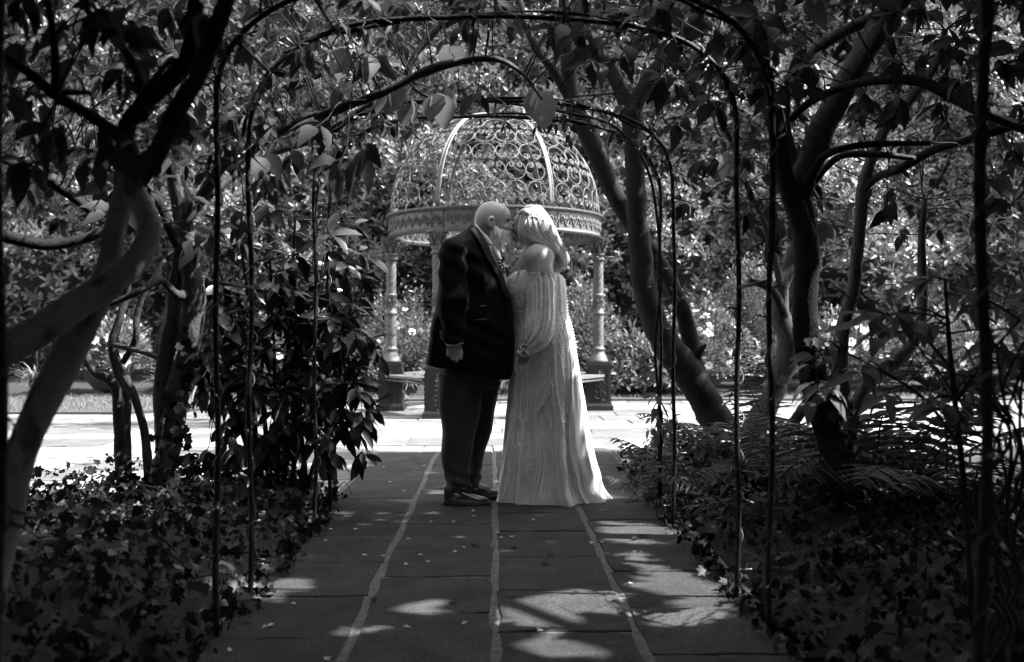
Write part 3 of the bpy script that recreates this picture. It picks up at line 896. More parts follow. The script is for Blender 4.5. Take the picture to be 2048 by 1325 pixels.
for i in range(6):
    a = math.pi / 3 * i
    cx, cy = GC[0] + GR * math.cos(a), GC[1] + GR * math.sin(a)
    def put(name, me, m, par=gaz, rz=0):
        o = bpy.data.objects.new(name, me)
        if not me.materials: me.materials.append(m)
        COL.objects.link(o); o.parent = par
        if par is gaz: o.location = (cx - GC[0], cy - GC[1], 0)
        o.rotation_euler = (0, 0, rz); return o
    sh_ = put('column', col_me['shaft'], M['iron'])
    for q in ('band', 'column_base', 'capital'): put(q, col_me[q], M['iron'], sh_)
    pp = put('plinth', col_me['plinth'], M['plinth'])
    kind = 'vine' if i in (4, 5) else 'anchor'
    for rz in (0, math.pi / 2, math.pi, -math.pi / 2): put('panel_relief', orn[kind], M['plinth'], pp, rz)
    if i in (0, 3):        # hooked curtain rod at the top of the outer columns
        s_ = 1 if i == 0 else -1
        mb = MB(); mb.tube([(0, -.07, 1.93), (s_ * .24, -.09, 1.93)], .008, 6); mb.tube([(s_ * .24, -.09, 1.92), (s_ * .24, -.09, 2.0)], .010, 6); mb.tube([(0, -.08, 1.93), (-s_ * .10, -.08, 1.92)], .009, 6)
        o = mb.build('curtain_rod', M['iron']); o.parent = gaz; o.location = (cx - GC[0], cy - GC[1], 0)
# benches between the columns on both sides
for i in (0, 2, 3, 5):
    a0, a1 = math.pi / 3 * i, math.pi / 3 * (i + 1)
    p0 = np.array(cyl(GR, a0, .44)); p1 = np.array(cyl(GR, a1, .44))
    dx = (p1 - p0) / np.linalg.norm(p1 - p0); nrm = np.array([-dx[1], dx[0], 0])
    be = None
    for k in range(3):
        q0 = p0 + dx * .13 + nrm * (k - 1) * .10; q1 = p1 - dx * .13 + nrm * (k - 1) * .10
        mb = MB(); mid = (q0 + q1) / 2
        mb.box(mid, (np.linalg.norm(q1 - q0), .085, .03), math.atan2(dx[1], dx[0]))
        if be is None: be = mb.build('bench', M['wood_seat'], gaz)
        else: mb.build('slat', M['wood_seat'], be)
    mb = MB()
    for k in (-1, 1):
        mb.tube([p0 + dx * .13 + nrm * k * .12 - [0, 0, .05], p1 - dx * .13 + nrm * k * .12 - [0, 0, .05]], .014, 6)
    mb.build('seat_rail', M['iron'], be)
# ring
RT, RB = 2.435, 2.145
def sweep(prof, n=120):
    V = []; Fs = []; m = len(prof)
    for i in range(n):
        a = 2 * math.pi * i / n
        for r, z in prof: V.append(cyl(r, a, z))
    for i in range(n):
        for j in range(m):
            Fs.append((i * m + j, ((i + 1) % n) * m + j, ((i + 1) % n) * m + (j + 1) % m, i * m + (j + 1) % m))
    return V, Fs
V, Fs = sweep([(1.26, RB), (1.355, RB), (1.365, RB + .018), (1.335, RB + .035), (1.325, RB + .05), (1.325, RT - .055), (1.345, RT - .04), (1.37, RT - .025), (1.37, RT - .005), (1.26, RT), (1.255, RT - .03), (1.275, RT - .05), (1.275, RB + .05), (1.25, RB + .03)])
mb = MB(); mb.add(V, Fs, False); ringo = mb.build('ring_beam', M['iron'], gaz)
def relief_unit(R, a0, w, z0, h, sgn):
    """running scroll between two angles on the cylinder"""
    mb = MB(); t = np.linspace(0, 1, 14)
    for k in (0, 1):
        s_ = 1 if k == 0 else -1
        th = t * 2.2 * math.pi
        rr = .42 * (1 - t * .75)
        u = .25 + .5 * k + rr * np.cos(th * s_ + (math.pi if k else 0)) * .5; v = .5 + s_ * rr * np.sin(th) * .95
        pts = [cyl(R + sgn * .006, a0 + w * uu, z0 + h * vv) for uu, vv in zip(u, v)]
        mb.tube(pts, np.linspace(.010, .005, 14), 4)
    pts = [cyl(R + sgn * .005, a0 + w * uu, z0 + h * (.5 + .42 * math.sin(uu * 6.28))) for uu in np.linspace(0, 1, 9)]
    mb.tube(pts, .007, 4)
    return mb
for i in range(6):
    for side, R, sg in (('outer', 1.325, 1), ('inner', 1.275, -1)):
        mb = MB()
        a0 = math.pi / 3 * i + .08; w = (math.pi / 3 - .16) / 9
        for k in range(9):
            u_ = relief_unit(R, a0 + k * w, w, RB + .065, .15, sg); mb.add(u_.v, u_.f)
        mb.build('frieze_relief', M['iron'], ringo)
    mb = MB(); a = math.pi / 3 * i
    for da in (-.06, .06):
        mb.tube([cyl(1.329, a + da, RB + .05), cyl(1.329, a + da, RT - .055)], .007, 4)
    u_ = relief_unit(1.327, a - .045, .09, RB + .07, .14, 1); mb.add(u_.v, u_.f)
    mb.build('joint_plate', M['iron'], ringo)
# dome
def dome(a, t, dr=0.0):
    ph = min(max(t, 0), 1) * math.pi / 2
    r = (1.30 + dr) * max(math.cos(ph), 0) ** .93; z = 1.27 * math.sin(ph) ** .93
    return cyl(r, a, RT + z + dr * math.sin(ph))
for i in range(6):
    a = math.pi / 3 * i
    mb = MB(); T_ = np.linspace(0, .965, 30)
    for off, rr, dr in ((-.021, .011, .012), (.021, .011, .012), (0, .015, .004)):
        pts = []
        for t in T_:
            p = np.array(dome(a, t, dr)); tang = np.array([-math.sin(a), math.cos(a), 0]); pts.append(p + tang * off)
        mb.tube(pts, rr, 6)
    mb.build('rib', M['iron_rib'], gaz)
mb = MB(); p = dome(0, 1); mb.lathe([(.02, 0), (.16, .0), (.16, .03), (.07, .04), (.02, .05)], (GC[0], GC[1], p[2] - .02), 16)
mb.build('crown_plate', M['iron_rib'], gaz)
def omega():
    """circle open at the foot whose ends curl inwards; unit cell u in -.5.. .5, v in 0..1"""
    pts = []
    for th in np.linspace(90, -62, 16):
        r = math.radians(th); pts.append((.47 * math.cos(r), .5 + .47 * math.sin(r)))
    c = np.array([.205, .24]); r0 = np.hypot(*(np.array(pts[-1]) - c)); a0 = math.atan2(pts[-1][1] - c[1], pts[-1][0] - c[0])
    for s_ in np.linspace(0.08, 1, 16):
        a = a0 - s_ * 1.5 * 2 * math.pi; pts.append((c[0] + r0 * (1 - .72 * s_) * math.cos(a), c[1] + r0 * (1 - .72 * s_) * math.sin(a)))
    return pts
OM = omega()
rows = [(0.012, .132, 5), (.132, .254, 5), (.254, .38, 4), (.38, .51, 4), (.51, .645, 3), (.645, .79, 2), (.79, .94, 1)]
protos = []
for ri, (t0, t1, nc) in enumerate(rows):
    for c in range(nc):
        mb = MB(); ga = math.pi / 3; pad = .045 if ri < 5 else .1
        w = (ga - 2 * pad * 1.0) / nc
        ac = pad + w * (c + .5)
        flip = (ri % 2 == 1)
        for s_ in (-1, 1):
            pts = [dome(ac + s_ * u * w * 1.02, t0 + (t1 - t0) * ((1 - v) if flip else v)) for u, v in OM]
            pts = [(p[0] - GC[0], p[1] - GC[1], p[2]) for p in pts]
            mb.tube(pts, .0068, 5)
        protos.append(mb.mesh('scroll'))
for i in range(6):
    for me in protos:
        o = bpy.data.objects.new('scroll', me)
        if not me.materials: me.materials.append(M['iron'])
        COL.objects.link(o); o.parent = gaz; o.rotation_euler = (0, 0, math.pi / 3 * i)

# ================================================================== PERGOLA ARCHES
def arch_pts(y, hw=.94, H=2.23, zs=1.72, n=15, sag=0.0, tilt=0.0):
    L = [(-hw, y, -.1), (-hw, y, .6), (-hw, y, 1.2), (-hw, y, zs)]
    R_ = []
    for th in np.linspace(0, math.pi, n)[1:-1]:
        c, s_ = math.cos(th), math.sin(th)
        x = -hw * (abs(c) ** .62) * (1 if c > 0 else -1); z = zs + (H - zs) * (abs(s_) ** .72)
        R_.append((x, y, z + tilt * x))
    return np.array(L + R_ + [(hw, y, zs), (hw, y, 1.2), (hw, y, .6), (hw, y, -.1)])
def arch(label, ys, rad=.012, H=2.23, tilt=0.0, rungs=True, zs=1.72):
    e = empty('pergola_arch', (0, sum(ys) / len(ys), 0), label, 'arch', 'metal hoop arches spanning the path')
    pts = []
    for k, y in enumerate(ys):
        c = catmull(arch_pts(y, H=H + .01 * k, tilt=tilt, zs=zs), 5)
        c = c + np.stack([.006 * np.sin(c[:, 2] * 7 + k * 2 + y), .006 * np.cos(c[:, 2] * 5 + c[:, 0] * 6), .004 * np.sin(c[:, 0] * 9 + k)], 1)
        MB().tube(c, rad, 8).build('hoop', M['iron_black'], e); pts.append(c)
    if rungs and len(ys) > 1:
        L = len(pts[0])
        for f in (.10, .26, .38, .5, .62, .74, .90):
            i = int(f * (L - 1)); MB().tube([pts[0][i], pts[1][i]], rad * .7, 6).build('rung', M['iron_black'], e)
    return pts
def lights(c, label, y, seed, rad=.012, nb=46, par='string lights wound round the arches'):
    """wire wound round a hoop with little bulbs standing off it"""
    r = np.random.default_rng(seed)
    T, A, B = frames(c); s_ = np.concatenate([[0], np.cumsum(np.linalg.norm(np.diff(c, axis=0), axis=1))])
    ss = np.arange(0, s_[-1], .02); ph = ss * 2 * math.pi / .16 + .8 * np.sin(ss * 3 + seed)
    ip = lambda Q: np.stack([np.interp(ss, s_, Q[:, k]) for k in range(3)], 1)
    c2, A2, B2 = ip(c), ip(A), ip(B); rr = rad + .005 + .012 * np.clip(np.sin(ss * 5.3 + seed) * np.sin(ss * 2.1), 0, 1)
    w = c2 + rr[:, None] * (np.cos(ph)[:, None] * A2 + np.sin(ph)[:, None] * B2)
    wire = MB().tube(w, .0028, 5).build('string_lights', M['wire'])
    tag(wire, label, 'string lights', par)
    for k in r.choice(np.arange(8, len(w) - 8), nb, replace=False):
        o = (w[k] - c2[k]); o /= np.linalg.norm(o) + 1e-9
        d = o + r.normal(0, .45, 3); d /= np.linalg.norm(d)
        b = MB().tube([w[k], w[k] + d * .028], (.0048, .0040), 6).build('bulb_socket', M['wire'], wire)
        MB().tube([w[k] + d * .028, w[k] + d * .042], (.0034, .002), 6).build('bulb', M['bulb'], b)
Ys = ([5.22, 5.66], [3.38, 3.84], [1.9])
tilts = (-.02, 0, 0)
ARCS = []
names = ('farthest pair of black hoops just in front of the gazebo view', 'middle pair of black hoops crossing the top of the view', 'nearest blurred black hoop with only its right post showing')
li = 0
lname = [['wire with small bulbs on the front hoop of the farthest arch', 'wire with small bulbs on the rear hoop of the farthest arch'], ['wire with small bulbs on the front hoop of the middle arch', 'wire with small bulbs on the rear hoop of the middle arch'], ['wire with small bulbs on the nearest blurred hoop']]
for q, ys_ in enumerate(Ys):
    pts = arch(names[q], ys_, tilt=tilts[q], rad=.0105 if q < 2 else .0125)
    for j, c in enumerate(pts):
        ARCS.append(c)
        lights(c, lname[q][j], ys_[j], 30 + li, nb=(64, 56, 16)[q]); li += 1
# ================================================================== BEDS, IVY, FERNS
def inpoly(x, y, poly):
    c = np.zeros(len(x), bool); n = len(poly)
    for i in range(n):
        x0, y0 = poly[i]; x1, y1 = poly[(i + 1) % n]
        k = (y0 > y) != (y1 > y)
        c ^= k & (x < (x1 - x0) * (y - y0) / (y1 - y0 + 1e-12) + x0)
    return c
def edge_dist(x, y, poly):
    d = np.full(len(x), 9.0); n = len(poly)
    for i in range(n):
        a = np.array(poly[i]); b = np.array(poly[(i + 1) % n]); e = b - a
        t = np.clip(((x - a[0]) * e[0] + (y - a[1]) * e[1]) / (e @ e), 0, 1)
        d = np.minimum(d, np.hypot(x - a[0] - t * e[0], y - a[1] - t * e[1]))
    return d
LB = [(-.99, -3), (-1.0, 3.2), (-.98, 5), (-1.0, 5.8), (-1.15, 6.35), (-1.7, 6.4), (-2.3, 5.7), (-3.0, 4.9), (-4.2, 4.4), (-9, 4.2), (-9, -3)]
RB_ = [(.99, -3), (.98, 4), (.97, 5.3), (.98, 6.2), (1.12, 8.0), (1.9, 8.6), (2.3, 7.8), (2.25, 6.4), (2.9, 5.2), (4, 4.6), (9, 4.3), (9, -3)]
BEDH = {}
for nm, poly, hmax in (('left', LB, .2), ('right', RB_, .12)):
    xs = np.linspace(min(p[0] for p in poly) - .1, max(p[0] for p in poly) + .1, 90); ys_ = np.linspace(-3.1, 8.9, 110)
    def fz(X, Y, poly=poly, hmax=hmax):
        ins = inpoly(X.ravel(), Y.ravel(), poly); d = edge_dist(X.ravel(), Y.ravel(), poly)
        h = np.where(ins, hmax * (1 - np.exp(-d / .28)) + .04 * snoise(X.ravel(), Y.ravel(), 8, 1.3), -.07)
        return np.where(ins, np.maximum(h, .005), h).reshape(X.shape)
    BEDH[nm] = fz
    ob('bed_soil', grid_mesh('bed_soil', xs, ys_, fz), M['soil'], None, 'structure')
def bed_z(x, y):
    f = BEDH['left'] if x < 0 else BEDH['right']
    return float(f(np.array([x]), np.array([y]))[0])
def ivy(nm, poly, n, label, lift=.16, xr=(-5.5, -.9), size=(.018, .062), mm='leaf_ivy'):
    x = rng.uniform(xr[0], xr[1], n); y = rng.uniform(.6, 8.8, n)
    d = edge_dist(x, y, poly); ins = inpoly(x, y, poly)
    k = ins | (d < .12 + .05 * np.sin(y * 9) + .04 * np.sin(y * 23))
    x, y, d, ins = x[k], y[k], d[k], ins[k]
    z = BEDH[nm](x, y); z = np.maximum(z, 0)
    lump = .5 + .5 * snoise(x, y, 77, 1.6, 3)
    up = lift * (1 - np.exp(-d / .12)) * (.15 + .95 * lump ** 1.5) * rng.uniform(.1, 1, len(x)) + .015
    pos = np.stack([x, y, z + up], 1)
    # leaves face the light and outwards over the bed's edge
    nrm = rdir(len(x)) * 1.15 + [0, -.4, .6]
    nrm[:, 0] += np.where(d < .3, -np.sign(np.mean(xr)) * .7, 0)
    dd = rdir(len(x)) * .8 + [-.2 * np.sign(np.mean(xr)), -.6, -.25]
    o = scatter_obj('ivy_ground_cover', M[mm], None, LEAF_IVY, pos, dd, nrm, size[0] + (size[1] - size[0]) * rng.random(len(x)) ** 1.6, 1.0)
    tag(o, label, 'ivy', kind='stuff')
    # trailing stems
    s = MB()
    for i in range(150):
        j = rng.integers(len(x)); p = pos[j].copy(); pts = [p.copy()]
        for q in range(5):
            p = p + [rng.uniform(-.08, .08), rng.uniform(-.1, .06), 0]; p[2] = max(bed_z(p[0], p[1]), 0) + rng.uniform(.02, .12); pts.append(p.copy())
        s.tube(catmull(pts, 2), .0025, 4)
    s.build('trailing_stems', M['twig'], o, 'stuff')
ivy('left', LB, 32000, 'dark ivy covering the bed left of the path', .2, (-5.8, -.86))
ivy('right', RB_, 27000, 'low ivy and woodland plants covering the bed right of the path', .19, (.88, 5.5), (.016, .055))

def fern_mesh(name, L=.7, n=24, seed=0, droop=.5):
    r = np.random.default_rng(seed); V = []; T = []
    t = np.linspace(0, 1, n)
    ax = np.stack([L * (t * 1.0 - .1 * t ** 3), .04 * L * np.sin(t * 3 + seed), L * (.62 * t - droop * 1.25 * t ** 2.2)], 1)
    for i in range(2, n):
        w = L * .30 * math.sin(math.pi * min(1, (t[i] * .86 + .14))) ** .8 * (1 - t[i] * .35)
        for s_ in (-1, 1):
            wj = w * r.uniform(.85, 1.1)
            base = ax[i]; tan = ax[min(i + 1, n - 1)] - ax[i - 1]; tan /= np.linalg.norm(tan)
            dr = np.array([tan[0] * .45, s_, tan[2] * .45 + r.uniform(-.45, .1)]); dr /= np.linalg.norm(dr)
            up = np.cross(tan, dr) * s_
            k = 7; prev = None; hw = L / n * .42
            for j in range(k + 1):       # toothed pinna: edge points out and in
                u = j / k; c = base + dr * wj * u + np.array([0, 0, -.22 * wj * u * u])
                l2 = hw * (1 - u) ** .7 * (1.0 if j % 2 else .55) + .0006
                b0 = len(V); V += [c + tan * l2 - up * l2 * .3, c, c - tan * l2 - up * l2 * .3]
                if prev is not None:
                    for q in (0, 1):
                        T.append((prev + q, prev + q + 1, b0 + q + 1)); T.append((prev + q, b0 + q + 1, b0 + q))
                prev = b0
    me = mesh_np(name, V, T, r.random(len(V)))
    return me, ax
fern_protos = [fern_mesh('frond', .62, 17, 1, .42), fern_mesh('frond', .75, 19, 2, .3), fern_mesh('frond', .5, 15, 3, .5)]
rach = [MB().tube(ax, np.linspace(.0045, .0015, len(ax)), 5).mesh('rachis') for me, ax in fern_protos]
def fern(x, y, label, nf=9, sc=1.0, group='ferns in the bed right of the path', name='fern', a0=0, spread=2 * math.pi, zup=0.0):
    z = bed_z(x, y)
    e = empty(name, (x, y, z), label, 'fern', group)
    for i in range(nf):
        k = int(rng.integers(3)); me = fern_protos[k][0]
        a = a0 + spread * (i + rng.uniform(-.3, .3)) / nf
        o = bpy.data.objects.new('frond', me)
        if not me.materials: me.materials.append(M['leaf_fern'])
        COL.objects.link(o); o.parent = e
        o.location = (.03 * math.cos(a), .03 * math.sin(a), .03 + zup)
        o.rotation_euler = (rng.uniform(-.3, .3), -rng.uniform(-.1, .6), a)
        s_ = sc * rng.uniform(.75, 1.15); o.scale = (s_, s_, s_)
        r_ = bpy.data.objects.new('rachis', rach[k])
        if not rach[k].materials: rach[k].materials.append(M['twig'])
        COL.objects.link(r_); r_.parent = o
    return e
def fern_px(px, py, Y, label, **k):
    p = P(px, py, Y); return fern(p[0], Y, label, **k)
fern_px(1345, 990, 5.9, 'big fern arching over the path edge at the foot of the far right posts', nf=11, sc=.68)
fern_px(1420, 990, 5.5, 'fern with its long frond lying out towards the path below the leaning trunk', nf=9, sc=.85)
fern_px(1420, 940, 7.2, 'fern with flat dark fronds in front of the bright patio', nf=9, sc=1.0)
fern_px(1545, 930, 7.4, 'tall fern between the leaning trunk and the forked trunk', nf=10, sc=1.35)
fern_px(1640, 930, 6.1, 'fern just left behind the thick middle trunk', nf=9, sc=1.15)
fern_px(1730, 940, 5.5, 'dense tall fern right behind the thick middle trunk', nf=12, sc=1.5)
fern_px(1820, 950, 5.2, 'large lacy fern spreading right in front of the patio', nf=12, sc=1.4)
fern_px(1900, 980, 4.8, 'low fern at the right end of the bed', nf=8, sc=1.1)
fern_px(1500, 1060, 4.7, 'short fern beside the middle arch post', nf=8, sc=.7)
fern_px(1590, 1010, 5.4, 'broken-looking fern in the shade left of the middle trunk', nf=8, sc=.9)
fern_px(1300, 1010, 6.0, 'small fern spilling onto the paving corner', nf=8, sc=.5)
fern_px(1650, 870, 7.8, 'distant fern showing between the two right trunks', nf=9, sc=1.2)

# ================================================================== TREES
FOL = []     # (tree empty, limb nodes) for hanging leaves on
class Tree:
    def __init__(s, name, label, base, group=None, cat='tree'):
        s.e = empty(name, tuple(base), label, cat, group); s.nodes = []; s.sel = []; s.P = []; s.D = []; s.N = []; s.S = []; s.tw = MB(); FOL.append(s)
    def limb(s, pts, m='bark', name='branch', n=12, bumps=.10, par=None, knots=0, sub=9, node=True):
        """pts: (px, py, depth, radius in photo pixels)"""
        W = np.array([np.append(P(a, b, c), d * c / F) for a, b, c, d in pts])
        C = catmull(W, sub)
        V, Fs = tube_np(C[:, :3], np.maximum(C[:, 3], .002), n, True, bumps * 1.3, int(abs(pts[0][0])) + 3)
        o = MB().add(V, Fs).build(name, M[m], par or s.e)
        for i in range(knots):
            j = rng.integers(3, len(C) - 3); a = rng.uniform(-1.2, 1.2)
            p = C[j, :3] + C[j, 3] * .8 * np.array([math.sin(a), -math.cos(a), 0]); r_ = C[j, 3] * .28
            MB().ball(p, r_, 8, (1, .9, .8)).build('knot', M['bark_dark'], o)
        if node: s.nodes.append(C[:, :3])
        return C
    def allnodes(s): return np.concatenate(s.nodes)
    def spray(s, B, T, nl=7, L=.11, tr=.004, hang=.6, flat=False):
        d = T - B; l = np.linalg.norm(d)
        mid = B + d * .5 + rng.normal(0, .06 * l, 3) + [0, 0, .10 * l]
        mid2 = B + d * .8 + rng.normal(0, .04 * l, 3) + [0, 0, .05 * l]
        C = catmull([B, mid, mid2, T], 3)
        s.tw.tube(C, np.linspace(max(tr, .0016 + l * .004), .0012, len(C)), 4)
        k = np.clip(1 - (np.arange(nl) + rng.uniform(0, .8, nl)) / nl * min(.6, (.30 if flat else .15) / (l + .05)), 0, 1)
        p = np.stack([np.interp(k, np.linspace(0, 1, len(C)), C[:, q]) for q in range(3)], 1)
        u = d / (l + 1e-6)
        A = np.cross(u, [0, 0, 1.0]); A /= np.linalg.norm(A) + 1e-6; B2 = np.cross(u, A)
        an = np.arange(nl) * 2.4 + rng.uniform(-.4, .4, nl)
        side = np.cos(an)[:, None] * A + np.sin(an)[:, None] * B2
        D = u * rng.uniform(.2, .9, nl)[:, None] + side * .8 + np.array([0, 0, -1]) * hang * rng.uniform(.5, 1.3, nl)[:, None]
        D /= np.linalg.norm(D, axis=1)[:, None]
        N_ = rdir(nl) * (.2 if flat else .6) + [0, -.25, .8]
        if flat: D[:, 2] *= .3
        s.P.append(p + D * .012); s.D.append(D); s.N.append(N_); s.S.append(L * rng.uniform(.65, 1.25, nl))
    def finish(s, m='leaf_tree', tm=LEAF_OVATE, keep=None, npart=280, width=None):
        if not s.P:
            return
        Pp, D, N_, S_ = map(np.concatenate, (s.P, s.D, s.N, s.S))
        if keep is not None:
            k = keep(Pp + D * S_[:, None] * .5)
            Pp, D, N_, S_ = Pp[k], D[k], N_[k], S_[k]
        q = Pp - CAMP; w = q @ _f
        px = 1024 + F * (q @ _r) / np.maximum(w, .1); py = 662.5 - F * (q @ _u) / np.maximum(w, .1)
        inside = (w > .3) & (px > 0) & (px < 2048) & (py > 0) & (py < 1325)
        sz = np.where(inside, S_ / np.maximum(w, .1), 0)
        order = np.argsort(-sz); pick = order[:npart]; pick = pick[sz[pick] > 0]
        R = orient(D, N_)
        V, T = tm; wd = 1 if width is None else width
        me = [mesh_np('leaf', V * [wd * (1 + .12 * i), 1, 1 + .5 * i], T, np.full(len(V), .2 + .3 * i)) for i in range(3)]
        for x in me: x.materials.append(M[m])
        par = s.e; pinv = PINV(par)
        for j in pick:
            o = bpy.data.objects.new('leaf', me[j % 3]); COL.objects.link(o); o.parent = par; o.matrix_parent_inverse = pinv
            Mx = Matrix([list(R[j][0] * S_[j]) + [Pp[j][0]], list(R[j][1] * S_[j]) + [Pp[j][1]], list(R[j][2] * S_[j]) + [Pp[j][2]], [0, 0, 0, 1]])
            o.matrix_basis = Mx
        restm = np.ones(len(Pp), bool); restm[pick] = False
        if restm.any():
            scatter_obj('foliage', M[m], par, tm, Pp[restm], D[restm], N_[restm], S_[restm], width)
        if s.tw.n: s.tw.build('twigs', M['twig'], par, 'stuff')

b = lambda px, py, Y: P(px, py, Y) * [1, 1, 0]
# near pale tree at the left edge, out of focus
t1 = Tree('forked_tree', 'pale smooth forked tree leaning in from the left edge, nearest the camera', b(-90, 1500, 2.35))
t1.limb([(-150, 1620, 2.3, 41.0), (-60, 1330, 2.3, 37.7), (5, 1050, 2.3, 34.4), (45, 900, 2.3, 31.2), (100, 780, 2.32, 30.3), (160, 660, 2.35, 29.5), (210, 560, 2.38, 26.2), (228, 470, 2.4, 22.1), (250, 390, 2.42, 22.1), (262, 345, 2.44, 26.2)], 'bark_pale', 'trunk', 18, .07, knots=3)
t1.limb([(-120, 800, 2.1, 37.7), (-20, 715, 2.12, 35.3), (70, 668, 2.15, 32.8), (150, 615, 2.18, 31.2), (225, 565, 2.22, 28.7), (275, 520, 2.26, 24.6), (298, 460, 2.3, 22.1), (285, 415, 2.34, 20.5), (258, 370, 2.4, 24.6), (262, 345, 2.44, 24.6)], 'bark_pale', 'branch', 18, .07, knots=3)
t1.limb([(262, 370, 2.44, 27.9), (256, 310, 2.44, 21.3), (252, 262, 2.46, 18.0), (279, 219, 2.48, 17.2), (340, 162, 2.5, 18.0), (377, 113, 2.5, 16.4), (392, 0, 2.5, 14.8), (400, -160, 2.5, 13.1), (430, -330, 2.6, 9.8)], 'bark_dark', n=14)
t1.limb([(262, 365, 2.44, 24.6), (302, 325, 2.4, 19.7), (332, 272, 2.38, 18.9), (358, 211, 2.36, 19.7), (396, 151, 2.34, 16.4), (423, 75, 2.3, 18.0), (456, -10, 2.3, 16.4), (520, -200, 2.3, 13.1)], 'bark_dark', n=14, knots=2)
t1.limb([(255, 290, 2.45, 16.4), (226, 264, 2.4, 13.1), (170, 226, 2.35, 11.5), (113, 192, 2.3, 12.3), (38, 132, 2.2, 9.0), (-60, 80, 2.2, 7.4)], 'bark_dark')
t1.limb([(285, 240, 2.46, 11.5), (282, 165, 2.5, 9.0), (245, 94, 2.5, 9.0), (181, 30, 2.5, 8.2), (150, -60, 2.5, 6.6)], 'bark_dark')
t1.limb([(112, 190, 2.3, 9.8), (107, 75, 2.25, 7.4), (90, -20, 2.2, 7.4)], 'bark_dark')
t1.limb([(130, 185, 2.3, 7.4), (180, 186, 2.2, 5.7)], 'bark_dark', bumps=0)
t1.limb([(262, 225, 2.46, 8.2), (330, 132, 2.3, 5.7), (372, 118, 2.3, 2.5)], 'bark_dark')
# slender tree behind it
t2 = Tree('slender_tree', 'pale two-stemmed tree rising from ivy left of the path, knotted bark', b(320, 990, 5.25))
t2.limb([(302, 1075, 5.25, 25), (320, 960, 5.25, 23), (345, 870, 5.25, 22), (356, 790, 5.25, 22), (378, 700, 5.25, 21), (388, 630, 5.25, 22), (388, 570, 5.25, 21), (372, 490, 5.25, 20), (362, 415, 5.25, 19), (352, 360, 5.25, 17), (372, 300, 5.25, 15), (400, 230, 5.25, 12), (396, 120, 5.25, 10), (420, -60, 5.25, 8)], 'bark_mid', 'trunk', 16, .1, knots=6)
t2.limb([(330, 905, 5.29, 18), (324, 800, 5.29, 17), (334, 700, 5.29, 17), (345, 640, 5.29, 16), (352, 560, 5.29, 14), (366, 500, 5.27, 12)], 'bark_mid', 'stem', 14, .1, knots=3)
t2.limb([(385, 590, 5.25, 14), (355, 590, 5.16, 9), (320, 560, 5.08, 8), (285, 580, 4.99, 7), (220, 610, 4.99, 5)], 'bark', 'branch')
t2.limb([(370, 440, 5.25, 15), (400, 400, 5.16, 12), (445, 332, 5.08, 11), (490, 309, 4.99, 11), (560, 262, 4.91, 10), (668, 222, 4.82, 9), (777, 180, 4.73, 9), (849, 144, 4.69, 9), (921, 123, 4.65, 8), (993, 119, 4.65, 6), (1047, 150, 4.65, 4), (1085, 200, 4.65, 2)], 'bark_mid')
t2.limb([(410, 395, 5.16, 8), (528, 313, 5.34, 8), (632, 276, 5.42, 8), (740, 209, 5.42, 7), (791, 177, 5.34, 6), (813, 150, 5.34, 7), (834, 105, 5.34, 7), (874, 58, 5.34, 7), (890, 35, 5.34, 6), (930, -60, 5.34, 5)], 'bark_mid')
t2.limb([(388, 560, 5.25, 9), (345, 470, 5.16, 10), (300, 380, 5.08, 9), (180, 300, 4.99, 8), (60, 330, 4.99, 7), (0, 320, 4.99, 6)], 'bark_dark')
t2.limb([(352, 360, 5.25, 12), (330, 330, 5.16, 10), (290, 420, 4.65, 0.1 + 7), (190, 470, 4.48, 10), (100, 490, 4.39, 11), (0, 470, 4.3, 13), (-60, 450, 4.3, 13)], 'bark_dark')
t2.limb([(205, 440, 4.56, 9), (110, 370, 4.48, 9), (30, 330, 4.48, 7), (-30, 300, 4.48, 6)], 'bark_dark')
# thin pair of stems
t3 = Tree('multi_stem_shrub_tree', 'small tree of three thin stems against the bright left patio', b(247, 950, 5.7))
t3.limb([(248, 1035, 5.7, 13), (240, 870, 5.7, 12), (234, 790, 5.7, 11), (218, 760, 5.7, 11), (186, 742, 5.7, 9), (162, 690, 5.7, 8), (140, 640, 5.7, 6)], 'bark', 'trunk')
t3.limb([(254, 1035, 5.74, 12), (251, 880, 5.74, 11), (250, 800, 5.74, 11), (238, 745, 5.74, 10), (226, 690, 5.74, 10), (238, 640, 5.74, 8), (252, 590, 5.74, 7), (262, 520, 5.7, 5)], 'bark', 'stem')
t3.limb([(300, 1035, 5.6, 9), (296, 950, 5.6, 9), (290, 870, 5.62, 9), (272, 800, 5.62, 8), (250, 755, 5.66, 8)], 'bark', 'stem')
t3.limb([(246, 725, 5.7, 6), (270, 680, 5.62, 6), (274, 630, 5.62, 6), (292, 580, 5.62, 5), (330, 520, 5.62, 3)], 'bark')
t3.limb([(225, 690, 5.7, 5), (300, 710, 5.54, 5), (360, 745, 5.46, 3)], 'bark')
